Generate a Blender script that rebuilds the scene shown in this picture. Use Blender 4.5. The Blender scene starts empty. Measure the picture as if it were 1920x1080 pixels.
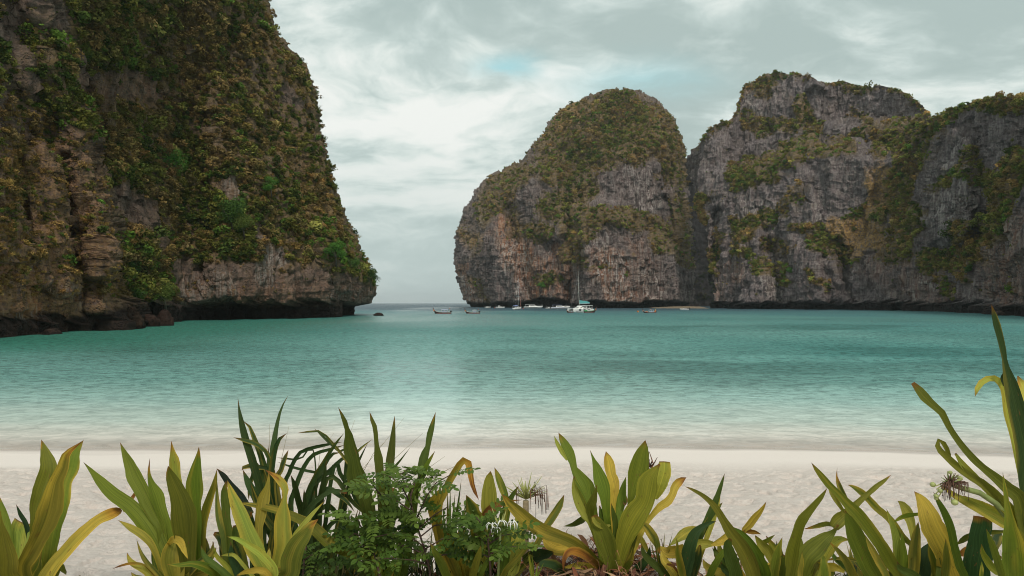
import bpy, math, random
import numpy as np
from mathutils import Vector
random.seed(7)
rng = np.random.default_rng(7)
SC = bpy.context.scene
COL = SC.collection

# ---------------------------------------------------------------- camera
EYE = 4.5            # metres above the sea
FPX = 1280.0         # focal length in pixels of the 1920 px photograph
HOR = 568.0          # row of the horizon
cam_d = bpy.data.cameras.new('camera')
cam_d.sensor_width = 36.0
cam_d.lens = 24.0
cam_d.shift_y = 28.0 / 1920.0
cam_d.clip_start = 0.1
cam_d.clip_end = 60000.0
cam = bpy.data.objects.new('camera', cam_d)
COL.objects.link(cam)
cam.location = (0, 0, EYE)
cam.rotation_euler = (math.radians(90), 0, 0)
SC.camera = cam


def W(px, py, d):
    """point seen at a pixel of the photograph, d metres ahead"""
    return Vector(((px - 960.0) / FPX * d, d, EYE - (py - HOR) / FPX * d))


# ---------------------------------------------------------------- world
SUN_EL, SUN_AZ = math.radians(50), math.radians(167)   # azimuth from +Y, clockwise; behind and right of the camera
wd = bpy.data.worlds.new('World')
SC.world = wd
wd.use_nodes = True
nt = wd.node_tree
nt.nodes.clear()


class NB:
    """small node helper"""
    def __init__(self, tree):
        self.t = tree

    def n(self, typ, **kw):
        nd = self.t.nodes.new(typ)
        for k, v in kw.items():
            setattr(nd, k, v)
        return nd

    def put(self, sock, v):
        if v is None:
            return
        if isinstance(v, bpy.types.NodeSocket):
            self.t.links.new(v, sock)
        else:
            if isinstance(v, (tuple, list)) and len(v) == 3 and sock.type == 'RGBA':
                v = (*v, 1)
            sock.default_value = v

    def math(self, op, a, b=None, c=None, clamp=False):
        nd = self.n('ShaderNodeMath', operation=op, use_clamp=clamp)
        for i, v in enumerate((a, b, c)):
            self.put(nd.inputs[i], v)
        return nd.outputs[0]

    def vmath(self, op, a, b=None):
        nd = self.n('ShaderNodeVectorMath', operation=op)
        self.put(nd.inputs[0], a)
        if b is not None:
            self.put(nd.inputs[1], b)
        return nd.outputs['Value'] if op in ('DOT_PRODUCT', 'LENGTH', 'DISTANCE') else nd.outputs[0]

    def mix(self, f, a, b, blend='MIX'):
        nd = self.n('ShaderNodeMix', data_type='RGBA', blend_type=blend)
        self.put(nd.inputs[0], f)
        self.put(nd.inputs[6], a)
        self.put(nd.inputs[7], b)
        return nd.outputs[2]

    def ramp(self, f, lo, hi, a=0.0, b=1.0, smooth=True):
        nd = self.n('ShaderNodeMapRange', interpolation_type='SMOOTHSTEP' if smooth else 'LINEAR')
        for i, v in enumerate((f, lo, hi, a, b)):
            self.put(nd.inputs[i], v)
        return nd.outputs[0]

    def cramp(self, f, stops):
        nd = self.n('ShaderNodeValToRGB')
        e = nd.color_ramp.elements
        while len(e) < len(stops):
            e.new(0.5)
        for el, (p, c) in zip(e, stops):
            el.position = p
            el.color = (*c, 1)
        self.put(nd.inputs[0], f)
        return nd.outputs[0]

    def noise(self, vec, scale, detail=4, rough=0.55, dist=0.0, out=0):
        nd = self.n('ShaderNodeTexNoise')
        self.put(nd.inputs['Vector'], vec)
        self.put(nd.inputs['Scale'], scale)
        self.put(nd.inputs['Detail'], detail)
        self.put(nd.inputs['Roughness'], rough)
        self.put(nd.inputs['Distortion'], dist)
        return nd.outputs[out]

    def mapping(self, vec, scale=(1, 1, 1), loc=(0, 0, 0), rot=(0, 0, 0)):
        nd = self.n('ShaderNodeMapping')
        self.put(nd.inputs['Vector'], vec)
        nd.inputs['Location'].default_value = loc
        nd.inputs['Rotation'].default_value = rot
        nd.inputs['Scale'].default_value = scale
        return nd.outputs[0]

    def comb(self, x, y, z):
        nd = self.n('ShaderNodeCombineXYZ')
        for i, v in enumerate((x, y, z)):
            self.put(nd.inputs[i], v)
        return nd.outputs[0]

    def sep(self, v):
        nd = self.n('ShaderNodeSeparateXYZ')
        self.put(nd.inputs[0], v)
        return nd.outputs

    def attr(self, name, typ='GEOMETRY'):
        nd = self.n('ShaderNodeAttribute', attribute_name=name, attribute_type=typ)
        return nd.outputs

    def bump(self, h, strength, dist, normal=None):
        nd = self.n('ShaderNodeBump')
        self.put(nd.inputs['Height'], h)
        self.put(nd.inputs['Strength'], strength)
        self.put(nd.inputs['Distance'], dist)
        if normal is not None:
            self.put(nd.inputs['Normal'], normal)
        return nd.outputs[0]


b = NB(nt)
sky = b.n('ShaderNodeTexSky', sky_type='NISHITA', sun_disc=False)
sky.sun_elevation = SUN_EL
sky.sun_rotation = SUN_AZ
sky.air_density, sky.dust_density, sky.ozone_density = 1.0, 1.5, 1.0
tc = b.n('ShaderNodeTexCoord')
d3 = b.vmath('NORMALIZE', tc.outputs['Generated'])
dx, dy, dz = b.sep(d3)
den = b.math('ADD', b.math('MAXIMUM', dz, 0.0), 0.30)
plane = b.comb(b.math('DIVIDE', dx, den), b.math('DIVIDE', dy, den), 0.0)
warp = b.noise(plane, 1.3, 4, 0.55, 0.0, 1)
pl2 = b.vmath('ADD', plane, b.vmath('SCALE', b.vmath('SUBTRACT', warp, (0.5, 0.5, 0.5)), None))
pl2.node.inputs[1].links[0].from_node.inputs['Scale'].default_value = 0.55
big = b.noise(b.mapping(pl2, (0.75, 1.0, 1.0), (3.1, 1.7, 0.4)), 1.45, 7, 0.56)
fine = b.noise(b.mapping(pl2, (0.9, 1.3, 1.0), (8.2, 4.4, 2.0)), 4.3, 8, 0.6)
shape = b.math('ADD', b.math('MULTIPLY', big, 0.58), b.math('MULTIPLY', fine, 0.42))


def lobe(px, py, rx, ry):
    """soft patch of sky round the direction of a pixel"""
    az = b.math('DIVIDE', dx, b.math('MAXIMUM', dy, 0.05))
    el = b.math('DIVIDE', dz, b.math('MAXIMUM', dy, 0.05))
    jx = b.math('MULTIPLY', b.math('SUBTRACT', fine, 0.5), 0.12)
    ex = b.math('DIVIDE', b.math('SUBTRACT', b.math('ADD', az, jx), (px - 960) / FPX), rx / FPX)
    ey = b.math('DIVIDE', b.math('SUBTRACT', b.math('ADD', el, b.math('MULTIPLY', jx, 0.6)), (HOR - py) / FPX), ry / FPX)
    r = b.math('ADD', b.math('MULTIPLY', ex, ex), b.math('MULTIPLY', ey, ey))
    g = b.math('POWER', 2.718, b.math('MULTIPLY', r, -1.0))
    return b.math('MULTIPLY', g, b.math('GREATER_THAN', dy, 0.05))


# openings of blue between the clouds, and brighter cloud banks
gap = b.math('ADD', b.math('MULTIPLY', lobe(952, 127, 58, 22), 1.25), b.math('MULTIPLY', lobe(1215, 150, 125, 34), 0.8))
gap = b.math('MULTIPLY', gap, b.ramp(fine, 0.30, 0.62, 0.55, 1.0))
bright = b.math('ADD', b.math('MULTIPLY', lobe(860, 215, 170, 60), 0.9), b.math('ADD', b.math('MULTIPLY', lobe(690, 100, 210, 80), 0.75),
         b.math('ADD', b.math('MULTIPLY', lobe(1060, 175, 110, 30), 0.6), b.math('MULTIPLY', lobe(800, 440, 160, 30), 0.25))))
shade = b.math('ADD', b.math('MULTIPLY', lobe(1330, 70, 260, 60), 0.5), b.math('ADD', b.math('MULTIPLY', lobe(720, 330, 160, 70), 0.6),
        b.math('ADD', b.math('MULTIPLY', lobe(1010, 225, 120, 28), 0.5), b.math('MULTIPLY', lobe(600, 20, 260, 40), 0.3))))
lum = b.math('ADD', b.ramp(shape, 0.42, 0.62, 0.0, 1.0), b.math('MULTIPLY', b.math('SUBTRACT', bright, shade), 0.14))
cloud = b.cramp(lum, [(0.0, (0.305, 0.375, 0.362)), (0.35, (0.395, 0.465, 0.448)), (0.65, (0.51, 0.565, 0.54)), (1.0, (0.635, 0.652, 0.625))])
# long view through the air towards the horizon
hz = b.ramp(dz, 0.0, 0.26, 0.75, 0.0)
cloud = b.mix(hz, cloud, (0.385, 0.455, 0.44))
cloud10 = b.mix(1.0, cloud, (10.0, 10.0, 10.0), 'MULTIPLY')
blue = b.mix(0.72, b.mix(1.0, sky.outputs[0], (1.5, 1.7, 1.4), 'MULTIPLY'), (2.7, 4.9, 4.85))
cover = b.math('SUBTRACT', 1.0, b.math('MULTIPLY', gap, 0.8), clamp=True)
skycol = b.mix(cover, blue, cloud10)
bg = b.n('ShaderNodeBackground')
b.put(bg.inputs['Color'], skycol)
bg.inputs['Strength'].default_value = 0.1
wo = b.n('ShaderNodeOutputWorld')
nt.links.new(bg.outputs[0], wo.inputs['Surface'])

# ---------------------------------------------------------------- sun behind the overcast
sl = bpy.data.lights.new('sun', 'SUN')
sl.energy = 1.5
sl.angle = math.radians(14)
sl.color = (1.0, 0.93, 0.84)
so = bpy.data.objects.new('sun', sl)
COL.objects.link(so)
dirv = Vector((math.sin(SUN_AZ) * math.cos(SUN_EL), math.cos(SUN_AZ) * math.cos(SUN_EL), math.sin(SUN_EL)))
so.rotation_euler = (-dirv).to_track_quat('-Z', 'Y').to_euler()
so.location = dirv * 900

vs = SC.view_settings
vs.view_transform = 'Standard'
vs.look = 'None'
vs.gamma = 1.0
vs.exposure = 0.52
vs.use_curve_mapping = False
SC.cycles.use_denoising = True
SC.cycles.filter_width = 1.05
SC.cycles.max_bounces = 6
SC.cycles.transparent_max_bounces = 12


# ---------------------------------------------------------------- helpers
def tag(o, label=None, cat=None, group=None, kind=None):
    if label: o['label'] = label
    if cat: o['category'] = cat
    if group: o['group'] = group
    if kind: o['kind'] = kind
    return o


def empty(name, loc=(0, 0, 0), rz=0.0):
    o = bpy.data.objects.new(name, None)
    o.location = loc
    o.rotation_euler = (0, 0, rz)
    o.empty_display_size = 0.2
    COL.objects.link(o)
    return o


def mesh_np(name, V, F, mat=None, parent=None, smooth=True, attrs=None, uv=None):
    """one mesh object from arrays; F is (n,4) or (n,3) or a list of tuples"""
    me = bpy.data.meshes.new(name)
    V = np.asarray(V, dtype=np.float32)
    if isinstance(F, np.ndarray):
        k = F.shape[1]
        me.vertices.add(len(V))
        me.vertices.foreach_set('co', V.ravel())
        me.loops.add(F.size)
        me.loops.foreach_set('vertex_index', F.astype(np.int32).ravel())
        me.polygons.add(len(F))
        me.polygons.foreach_set('loop_start', np.arange(0, F.size, k, dtype=np.int32))
        me.polygons.foreach_set('loop_total', np.full(len(F), k, dtype=np.int32))
        me.update(calc_edges=True)
    else:
        me.from_pydata([tuple(v) for v in V], [], F)
        me.update()
    if smooth:
        me.polygons.foreach_set('use_smooth', np.ones(len(me.polygons), dtype=bool))
    for nm, arr in (attrs or {}).items():
        arr = np.asarray(arr, dtype=np.float32)
        if arr.ndim == 1:
            a = me.attributes.new(nm, 'FLOAT', 'POINT')
            a.data.foreach_set('value', arr)
        else:
            a = me.attributes.new(nm, 'FLOAT_COLOR', 'POINT')
            if arr.shape[1] == 3:
                arr = np.hstack([arr, np.ones((len(arr), 1), np.float32)])
            a.data.foreach_set('color', arr.ravel())
    if uv is not None:
        ul = me.uv_layers.new(name='UVMap')
        li = np.empty(len(me.loops), dtype=np.int32)
        me.loops.foreach_get('vertex_index', li)
        ul.data.foreach_set('uv', np.asarray(uv, np.float32)[li].ravel())
    o = bpy.data.objects.new(name, me)
    if mat: me.materials.append(mat)
    COL.objects.link(o)
    if parent: o.parent = parent
    return o


def grid_faces(nr, nc):
    i = np.arange(nr - 1)[:, None] * nc + np.arange(nc - 1)[None, :]
    return np.stack([i, i + 1, i + nc + 1, i + nc], -1).reshape(-1, 4)


class MB:
    """collects shapes, builds them as one mesh object"""
    def __init__(self):
        self.v, self.f = [], []

    def add(self, vs_, fs):
        o = len(self.v)
        self.v += [tuple(v) for v in vs_]
        self.f += [tuple(i + o for i in f) for f in fs]
        return self

    def box(self, x0, x1, y0, y1, z0, z1):
        vs_ = [(x, y, z) for z in (z0, z1) for y in (y0, y1) for x in (x0, x1)]
        return self.add(vs_, [(0, 2, 3, 1), (4, 5, 7, 6), (0, 1, 5, 4), (2, 6, 7, 3), (0, 4, 6, 2), (1, 3, 7, 5)])

    def tube(self, pts, rad, n=6, cap=True):
        pts = [Vector(p) for p in pts]
        if not isinstance(rad, (list, tuple)): rad = [rad] * len(pts)
        rings = []
        for i, p in enumerate(pts):
            t = (pts[min(i + 1, len(pts) - 1)] - pts[max(i - 1, 0)]).normalized()
            a = t.cross(Vector((0.31, 0.12, 0.94)))
            if a.length < 0.1: a = t.cross(Vector((1, 0.2, 0)))
            a.normalize()
            c = t.cross(a)
            rings += [p + (a * math.cos(2 * math.pi * k / n) + c * math.sin(2 * math.pi * k / n)) * rad[i] for k in range(n)]
        fs = []
        for i in range(len(pts) - 1):
            for k in range(n):
                fs.append((i * n + k, i * n + (k + 1) % n, (i + 1) * n + (k + 1) % n, (i + 1) * n + k))
        if cap:
            fs.append(tuple(range(n - 1, -1, -1)))
            fs.append(tuple(range((len(pts) - 1) * n, len(pts) * n)))
        return self.add(rings, fs)

    def loft(self, secs, cap=True):
        n = len(secs[0])
        vs_ = [p for s in secs for p in s]
        fs = []
        for i in range(len(secs) - 1):
            for k in range(n):
                fs.append((i * n + k, i * n + (k + 1) % n, (i + 1) * n + (k + 1) % n, (i + 1) * n + k))
        if cap:
            fs.append(tuple(range(n - 1, -1, -1)))
            fs.append(tuple(range((len(secs) - 1) * n, len(secs) * n)))
        return self.add(vs_, fs)

    def ball(self, c, r, n=8, m=5, sq=(1, 1, 1)):
        vs_, fs = [], []
        for j in range(m + 1):
            th = math.pi * j / m
            for k in range(n):
                ph = 2 * math.pi * k / n
                vs_.append((c[0] + r * sq[0] * math.sin(th) * math.cos(ph), c[1] + r * sq[1] * math.sin(th) * math.sin(ph), c[2] + r * sq[2] * math.cos(th)))
        for j in range(m):
            for k in range(n):
                fs.append((j * n + k, (j + 1) * n + k, (j + 1) * n + (k + 1) % n, j * n + (k + 1) % n))
        return self.add(vs_, fs)

    def build(self, name, mat, parent=None, smooth=False):
        me = bpy.data.meshes.new(name)
        me.from_pydata(self.v, [], self.f)
        me.update()
        if smooth:
            me.polygons.foreach_set('use_smooth', [True] * len(me.polygons))
        me.materials.append(mat)
        o = bpy.data.objects.new(name, me)
        COL.objects.link(o)
        if parent: o.parent = parent
        return o


def _h(ix, iy, iz, seed):
    h = (ix.astype(np.uint32) * np.uint32(374761393) + iy.astype(np.uint32) * np.uint32(668265263)
         + iz.astype(np.uint32) * np.uint32(2147483647 - 5) + np.uint32(seed * 974634777 & 0xffffffff))
    h ^= h >> np.uint32(13)
    h *= np.uint32(1274126177)
    h ^= h >> np.uint32(16)
    h *= np.uint32(2246822519)
    h ^= h >> np.uint32(15)
    return h.astype(np.float32) * np.float32(1 / 4294967295.0)


def vn(x, y, z, seed=0):
    """value noise in -1..1"""
    x, y, z = [np.asarray(q, np.float32) for q in np.broadcast_arrays(x, y, z)]
    fx, fy, fz = np.floor(x), np.floor(y), np.floor(z)
    ix, iy, iz = fx.astype(np.int64), fy.astype(np.int64), fz.astype(np.int64)
    tx, ty, tz = x - fx, y - fy, z - fz
    tx, ty, tz = [t * t * t * (t * (t * 6 - 15) + 10) for t in (tx, ty, tz)]
    r = 0
    for a in (0, 1):
        wa = tx if a else 1 - tx
        for c in (0, 1):
            wc = ty if c else 1 - ty
            for e in (0, 1):
                we = tz if e else 1 - tz
                r = r + _h(ix + a, iy + c, iz + e, seed) * wa * wc * we
    return r * 2 - 1


def fbm(x, y, z, octv=4, seed=0, gain=0.5, ridged=False):
    s, a, tot = 0, 1.0, 0
    for k in range(octv):
        f = 2.03 ** k
        n = vn(x * f + 17.3 * k, y * f - 9.1 * k, z * f + 4.7 * k, seed + k)
        if ridged: n = 1 - 2 * np.abs(n)
        s = s + n * a
        tot += a
        a *= gain
    return s / tot


def sstep(a, c, x):
    t = np.clip((x - a) / (c - a), 0, 1)
    return t * t * (3 - 2 * t)


def stroke(PX, PY, items):
    """soft mask from strokes [(points, radius, amount)] on the photograph's grid"""
    m = np.zeros_like(PX)
    for pts, r, amp in items:
        best = np.full_like(PX, 1e9)
        if len(pts) == 1: pts = [pts[0], (pts[0][0] + .1, pts[0][1])]
        for (x0, y0), (x1, y1) in zip(pts[:-1], pts[1:]):
            ex, ey = x1 - x0, y1 - y0
            t = np.clip(((PX - x0) * ex + (PY - y0) * ey) / (ex * ex + ey * ey), 0, 1)
            best = np.minimum(best, np.hypot(PX - x0 - t * ex, PY - y0 - t * ey))
        m = np.maximum(m, amp * (1 - sstep(r * 0.45, r, best)))
    return m


def principled(name, col, rough=0.6, metal=0.0, spec=0.5, grain=0.0, gscale=8.0):
    m = bpy.data.materials.new(name)
    m.use_nodes = True
    q = NB(m.node_tree)
    p = m.node_tree.nodes['Principled BSDF']
    p.inputs['Roughness'].default_value = rough
    p.inputs['Metallic'].default_value = metal
    p.inputs['Specular IOR Level'].default_value = spec
    if grain:
        t = q.n('ShaderNodeTexCoord').outputs['Object']
        n = q.noise(t, gscale, 5, 0.6)
        c = q.mix(q.ramp(n, 0.3, 0.7), tuple(v * (1 - grain) for v in col), tuple(min(1, v * (1 + grain)) for v in col))
        q.put(p.inputs['Base Color'], c)
    else:
        p.inputs['Base Color'].default_value = (*col, 1)
    return m

# ---------------------------------------------------------------- shore, sea
SHX = [-60, -16, -8, -3, 0, 3, 6, 10, 16, 60]
SHY = [20.3, 20.9, 21.0, 21.3, 21.5, 21.5, 21.2, 20.7, 20.0, 18.0]


def shore(x):
    x = np.asarray(x, float)
    return np.interp(x, SHX, SHY) + 0.32 * vn(x / 4.6, 0.3, 0.1, 5) + 0.12 * vn(x / 1.9, 0.3, 0.1, 7) + 0.05 * vn(x / 0.8, 0.3, 0.1, 6)


SS = [-400, -40, -20, -8, 0, 1, 3.5, 8, 12, 14, 15.8, 16.7, 18.5, 60]
SZ = [-30, -2.6, -1.1, -.38, 0, .075, .30, .72, 1.1, 1.38, 2.3, 2.68, 2.80, 3.2]


def ground_z(x, y):
    x, y = np.broadcast_arrays(np.asarray(x, float), np.asarray(y, float))
    s = shore(x) - y
    z = np.interp(s, SS, SZ)
    z = z + sstep(15.2, 16.6, s) * (0.26 * np.exp(-((x - 0.42) / 0.62) ** 2) + 0.05 * vn(x * 2.1, y * 2.1, 0, 3))
    return z


def make_sand():
    ys_ = np.concatenate([np.linspace(-40, 2.6, 14), np.linspace(3, 8, 50), np.linspace(8.05, 18, 215), np.linspace(18.1, 23, 60), np.geomspace(23.4, 90, 26)])
    us = np.linspace(-1, 1, 680)
    Y = np.repeat(ys_[:, None], len(us), 1)
    X = us[None, :] * (np.abs(Y) * 0.86 + 3.2)
    Z = ground_z(X, Y)
    s = shore(X) - Y
    rough = sstep(3.0, 5.2, s + 0.7 * vn(X / 2.5, Y / 1.4, 0, 11))
    n1 = vn(X / 0.34, Y / 0.30, 0.5, 21)
    n2 = vn(X / 0.135, Y / 0.13, 0.5, 22)
    n3 = fbm(X / 1.3, Y / 1.1, 0.2, 3, 23)
    dent = -0.14 * np.clip(n1 - 0.10, 0, 1) - 0.17 * np.clip(n2 - .18, 0, 1) + 0.035 * n3
    Z = Z + rough * dent + 0.010 * vn(X / 3.1, Y / 0.9, 0, 25)
    V = np.stack([X, Y, Z], -1).reshape(-1, 3)
    edge = 0.75 + 0.6 * vn(X / 5.5, 0 * Y, 0.2, 31) + 0.2 * vn(X / 1.7, 0 * Y, 0.2, 32)
    wet_dark = 0.35 * sstep(edge, edge - 0.12, s) + 0.65 * sstep(0.45, 0.0, s)
    damp = sstep(4.6, 2.6, s + 0.5 * vn(X / 2.5, Y / 1.4, 0, 11))
    m = bpy.data.materials.new('sand')
    m.use_nodes = True
    q = NB(m.node_tree)
    p = m.node_tree.nodes['Principled BSDF']
    t = q.n('ShaderNodeNewGeometry').outputs['Position']
    g1 = q.noise(t, 13.0, 6, 0.68)
    g2 = q.noise(t, 160.0, 3, 0.6)
    g3 = q.noise(q.mapping(t, (0.5, 1.2, 1)), 1.1, 4, 0.6)
    c = q.mix(q.ramp(g1, 0.32, 0.66), (0.77, 0.655, 0.585), (0.90, 0.80, 0.73))
    c = q.mix(q.ramp(g3, 0.3, 0.7, 0.0, 0.55), c, (0.79, 0.68, 0.61))
    c = q.mix(q.ramp(g2, 0.62, 0.74, 0.0, 0.5), c, (0.30, 0.23, 0.19))
    c = q.mix(q.attr('damp')[2], c, (0.80, 0.71, 0.65))
    c = q.mix(q.math('MULTIPLY', q.attr('wet_dark')[2], 0.8), c, (0.58, 0.50, 0.45))
    q.put(p.inputs['Base Color'], c)
    q.put(p.inputs['Roughness'], q.ramp(q.attr('wet_dark')[2], 0.0, 1.0, 0.9, 0.32))
    p.inputs['Specular IOR Level'].default_value = 0.25
    rgh = q.math('SUBTRACT', 1.0, q.math('MULTIPLY', q.attr('damp')[2], 0.8))
    h = q.math('ADD', q.math('MULTIPLY', g1, 0.6), q.math('MULTIPLY', g2, 0.12))
    q.put(p.inputs['Normal'], q.bump(q.math('MULTIPLY', h, rgh), 0.9, 0.16))
    o = mesh_np('beach', V, grid_faces(len(ys_), len(us)), m, attrs={'wet_dark': wet_dark.ravel(), 'damp': damp.ravel()})
    tag(o, 'pale pinkish sand beach trampled full of footprints', 'beach', kind='structure')


def make_sea():
    st = [17.5]
    while st[-1] < 600: st.append(st[-1] + max(0.105, 0.00019 * st[-1] ** 2))
    ys_ = np.concatenate([st, np.geomspace(st[-1] * 1.04, 30000, 40)])
    us = np.linspace(-1, 1, 620)
    Y = np.repeat(ys_[:, None], len(us), 1)
    X = us[None, :] * (Y * 0.86 + 6)
    s = Y - shore(np.clip(X, -60, 60))
    dep = np.interp(s, [0, 4, 8, 13, 20, 40, 90, 200, 330, 450, 700, 40000], [0, .15, .42, 1.15, 2.0, 2.9, 3.4, 4.4, 6.8, 14, 30, 40])
    # the outer sea deepens first in the mouth of the bay
    PXs = 960 + X / Y * FPX
    n = fbm(X / 38, Y / 60, 0.3, 4, 41)
    n2 = fbm(X / 12, Y / 17, 0.9, 3, 44)
    patch = np.clip(n * 1.5 + 0.25 * n2, -1, 1) * sstep(25, 60, Y)
    weed = stroke(X, Y, [([(3, 62), (25, 66), (52, 61)], 9, .75), ([(-1, 50), (18, 47), (40, 48)], 7, .85), ([(12, 40), (32, 39)], 4.5, .55), ([(4, 80), (60, 84)], 9, .45), ([(-45, 70), (-25, 66)], 9, .55), ([(-28, 52), (-12, 50)], 5, .35), ([(28, 118), (62, 132)], 22, .95), ([(6, 104), (36, 92), (62, 96)], 17, .8), ([(60, 76), (80, 84)], 14, .8), ([(8, 76), (30, 70)], 10, .45),
                         ([(-62, 84), (-38, 76)], 12, .5), ([(-60, 100), (-85, 108)], 12, .45), ([(-26, 56), (-34, 57)], 6, .3), ([(70, 190), (120, 170)], 30, .5)])
    weed = np.clip(weed * (0.75 + 0.9 * n2), 0, 1)
    green = sstep(-10, -55, X) * sstep(40, 75, Y) * sstep(260, 150, Y)
    ruffle = np.clip(0.62 + 0.35 * n + stroke(X, Y, [([(5, 95), (90, 105)], 50, .4)]) - stroke(X, Y, [([(-14, 40), (-24, 200), (-70, 700)], 40, .36), ([(-70, 50), (-30, 40)], 22, .35)]), 0.12, 1)
    wv = 0.12 * vn(X / 3.6, Y / 2.2, 0.5, 301) + 0.050 * vn(X / 1.5, Y / 0.9 + .3 * vn(X / 3, Y / 3, 0, 8), 0.5, 302) + 0.030 * vn(X / 0.72, Y / 0.42, 0.5, 303) + 0.012 * vn(X / 0.36, Y / 0.22, 0.5, 304) * (Y < 45)
    wv = wv + 0.22 * vn(X / 8, Y / 4.5, 0.5, 305) * sstep(60, 140, Y)
    wv = 1.45 * wv * ruffle * (0.10 + 0.90 * sstep(0.2, 14, s)) * sstep(900, 400, Y)
    V = np.stack([X, Y, wv], -1).reshape(-1, 3)
    m = bpy.data.materials.new('sea_water')
    m.use_nodes = True
    q = NB(m.node_tree)
    m.node_tree.nodes.remove(m.node_tree.nodes['Principled BSDF'])
    out = m.node_tree.nodes['Material Output']
    t = q.n('ShaderNodeNewGeometry').outputs['Position']
    px, py, pz = q.sep(t)
    d = q.attr('depth')[2]
    pt = q.attr('patch')[2]
    d2 = q.math('MULTIPLY', d, q.math('ADD', 1.0, q.math('MULTIPLY', pt, 0.30)))
    col = q.cramp(q.math('DIVIDE', q.math('LOGARITHM', q.math('ADD', 1.0, q.math('MULTIPLY', d2, 4.0)), 2.718), 5.0),
                  [(0.0, (0.82, 0.72, 0.65)), (0.055, (0.78, 0.735, 0.665)), (0.13, (0.62, 0.71, 0.645)), (0.30, (0.42, 0.61, 0.56)), (0.44, (0.215, 0.42, 0.38)), (0.555, (0.095, 0.265, 0.243)),
                   (0.65, (0.070, 0.20, 0.205)), (0.81, (0.035, 0.085, 0.115)), (1.0, (0.040, 0.075, 0.105))])
    col = q.mix(q.math('MULTIPLY', q.attr('weed')[2], 0.5), col, (0.020, 0.085, 0.075))
    col = q.mix(q.math('MULTIPLY', q.attr('green')[2], 0.75), col, (0.025, 0.175, 0.115))
    w1 = q.noise(q.mapping(t, (0.8, 1.1, 1)), 0.33, 3, 0.6, 0.6)
    w2 = q.noise(q.mapping(t, (0.75, 1.25, 1), (3, 7, 0)), 1.25, 4, 0.62, 0.8)
    w3 = q.noise(q.mapping(t, (0.7, 1.3, 1), (13, 2, 0)), 4.6, 3, 0.6, 0.5)
    near = q.ramp(py, 24.0, 60.0, 1.0, 0.0)
    ruf = q.attr('ruffle')[2]
    h = q.math('ADD', q.math('MULTIPLY', w1, 1.5), q.math('ADD', q.math('MULTIPLY', w2, 0.62), q.math('MULTIPLY', w3, 0.16)))
    nor = q.bump(q.math('MULTIPLY', h, ruf), 1.0, q.ramp(py, 20.0, 60.0, 0.12, 1.5))
    st_ = q.noise(q.mapping(t, (1.3, 1.5, 1), (4, 9, 0)), 1.0, 5, 0.68, 0.4)
    col = q.mix(q.math('MULTIPLY', q.math('MULTIPLY', q.ramp(st_, 0.49, 0.575), q.ramp(d, 0.1, 2.0, 0.35, 1.0)), 0.62), col, q.mix(1.0, col, (0.42, 0.46, 0.47), 'MULTIPLY'))  # dark sides of ripples painted into the water colour
    col = q.mix(q.math('MULTIPLY', q.ramp(q.math('ADD', w2, q.math('MULTIPLY', w3, 0.25)), 0.50, 0.78), 0.35), col, q.mix(1.0, col, (0.45, 0.5, 0.5), 'MULTIPLY'))  # finer ripple shading, also put into the colour
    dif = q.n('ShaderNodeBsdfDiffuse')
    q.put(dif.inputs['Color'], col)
    tr = q.n('ShaderNodeBsdfTransparent')
    tr.inputs['Color'].default_value = (0.97, 0.98, 0.97, 1)
    body = q.n('ShaderNodeMixShader')
    q.put(body.inputs[0], q.ramp(d, 0.0, 0.09, 0.35, 1.0))
    q.t.links.new(tr.outputs[0], body.inputs[1])
    q.t.links.new(dif.outputs[0], body.inputs[2])
    gl = q.n('ShaderNodeBsdfGlossy')
    q.put(gl.inputs['Roughness'], q.ramp(py, 35.0, 130.0, 0.10, 0.26))
    gl.inputs['Color'].default_value = (0.97, 0.98, 0.98, 1)
    q.put(gl.inputs['Normal'], nor)
    fr = q.n('ShaderNodeFresnel')
    fr.inputs['IOR'].default_value = 1.333
    q.put(fr.inputs['Normal'], nor)
    # a rough sea never reaches the mirror value of flat water at grazing angles
    f = q.math('MULTIPLY', fr.outputs[0], q.math('MULTIPLY', q.ramp(py, 24.0, 70.0, 0.60, 0.72), q.ramp(ruf, 0.1, 0.9, 1.0, 0.86)))
    f = q.math('MULTIPLY', f, q.ramp(d, 0.0, 0.12, 0.55, 1.0))
    fo = q.math('MULTIPLY', q.ramp(d, 0.075, 0.0, 0.0, 1.0), q.ramp(q.noise(q.mapping(t, (0.5, 2.2, 1)), 1.5, 6, 0.7), 0.50, 0.62))
    q.put(dif.inputs['Color'], q.mix(q.math('MULTIPLY', fo, 0.7), col, (0.80, 0.80, 0.78)))
    top = q.n('ShaderNodeMixShader')
    q.put(top.inputs[0], f)
    q.t.links.new(body.outputs[0], top.inputs[1])
    q.t.links.new(gl.outputs[0], top.inputs[2])
    q.t.links.new(top.outputs[0], out.inputs['Surface'])
    o = mesh_np('sea', V, grid_faces(len(ys_), len(us)), m,
                attrs={'depth': dep.ravel(), 'patch': patch.ravel(), 'weed': weed.ravel(), 'green': green.ravel(), 'ruffle': ruffle.ravel()})
    tag(o, 'turquoise rippled water of the bay', 'sea', kind='structure')


make_sand()
make_sea()

# ---------------------------------------------------------------- rock
def warp_px(PX, PY, amt, seed, sc=22.0):
    return PX + amt * fbm(PX / sc, PY / sc, 0.3, 4, seed), PY + amt * 0.8 * fbm(PX / sc, PY / sc, 5.3, 4, seed + 9)


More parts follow.
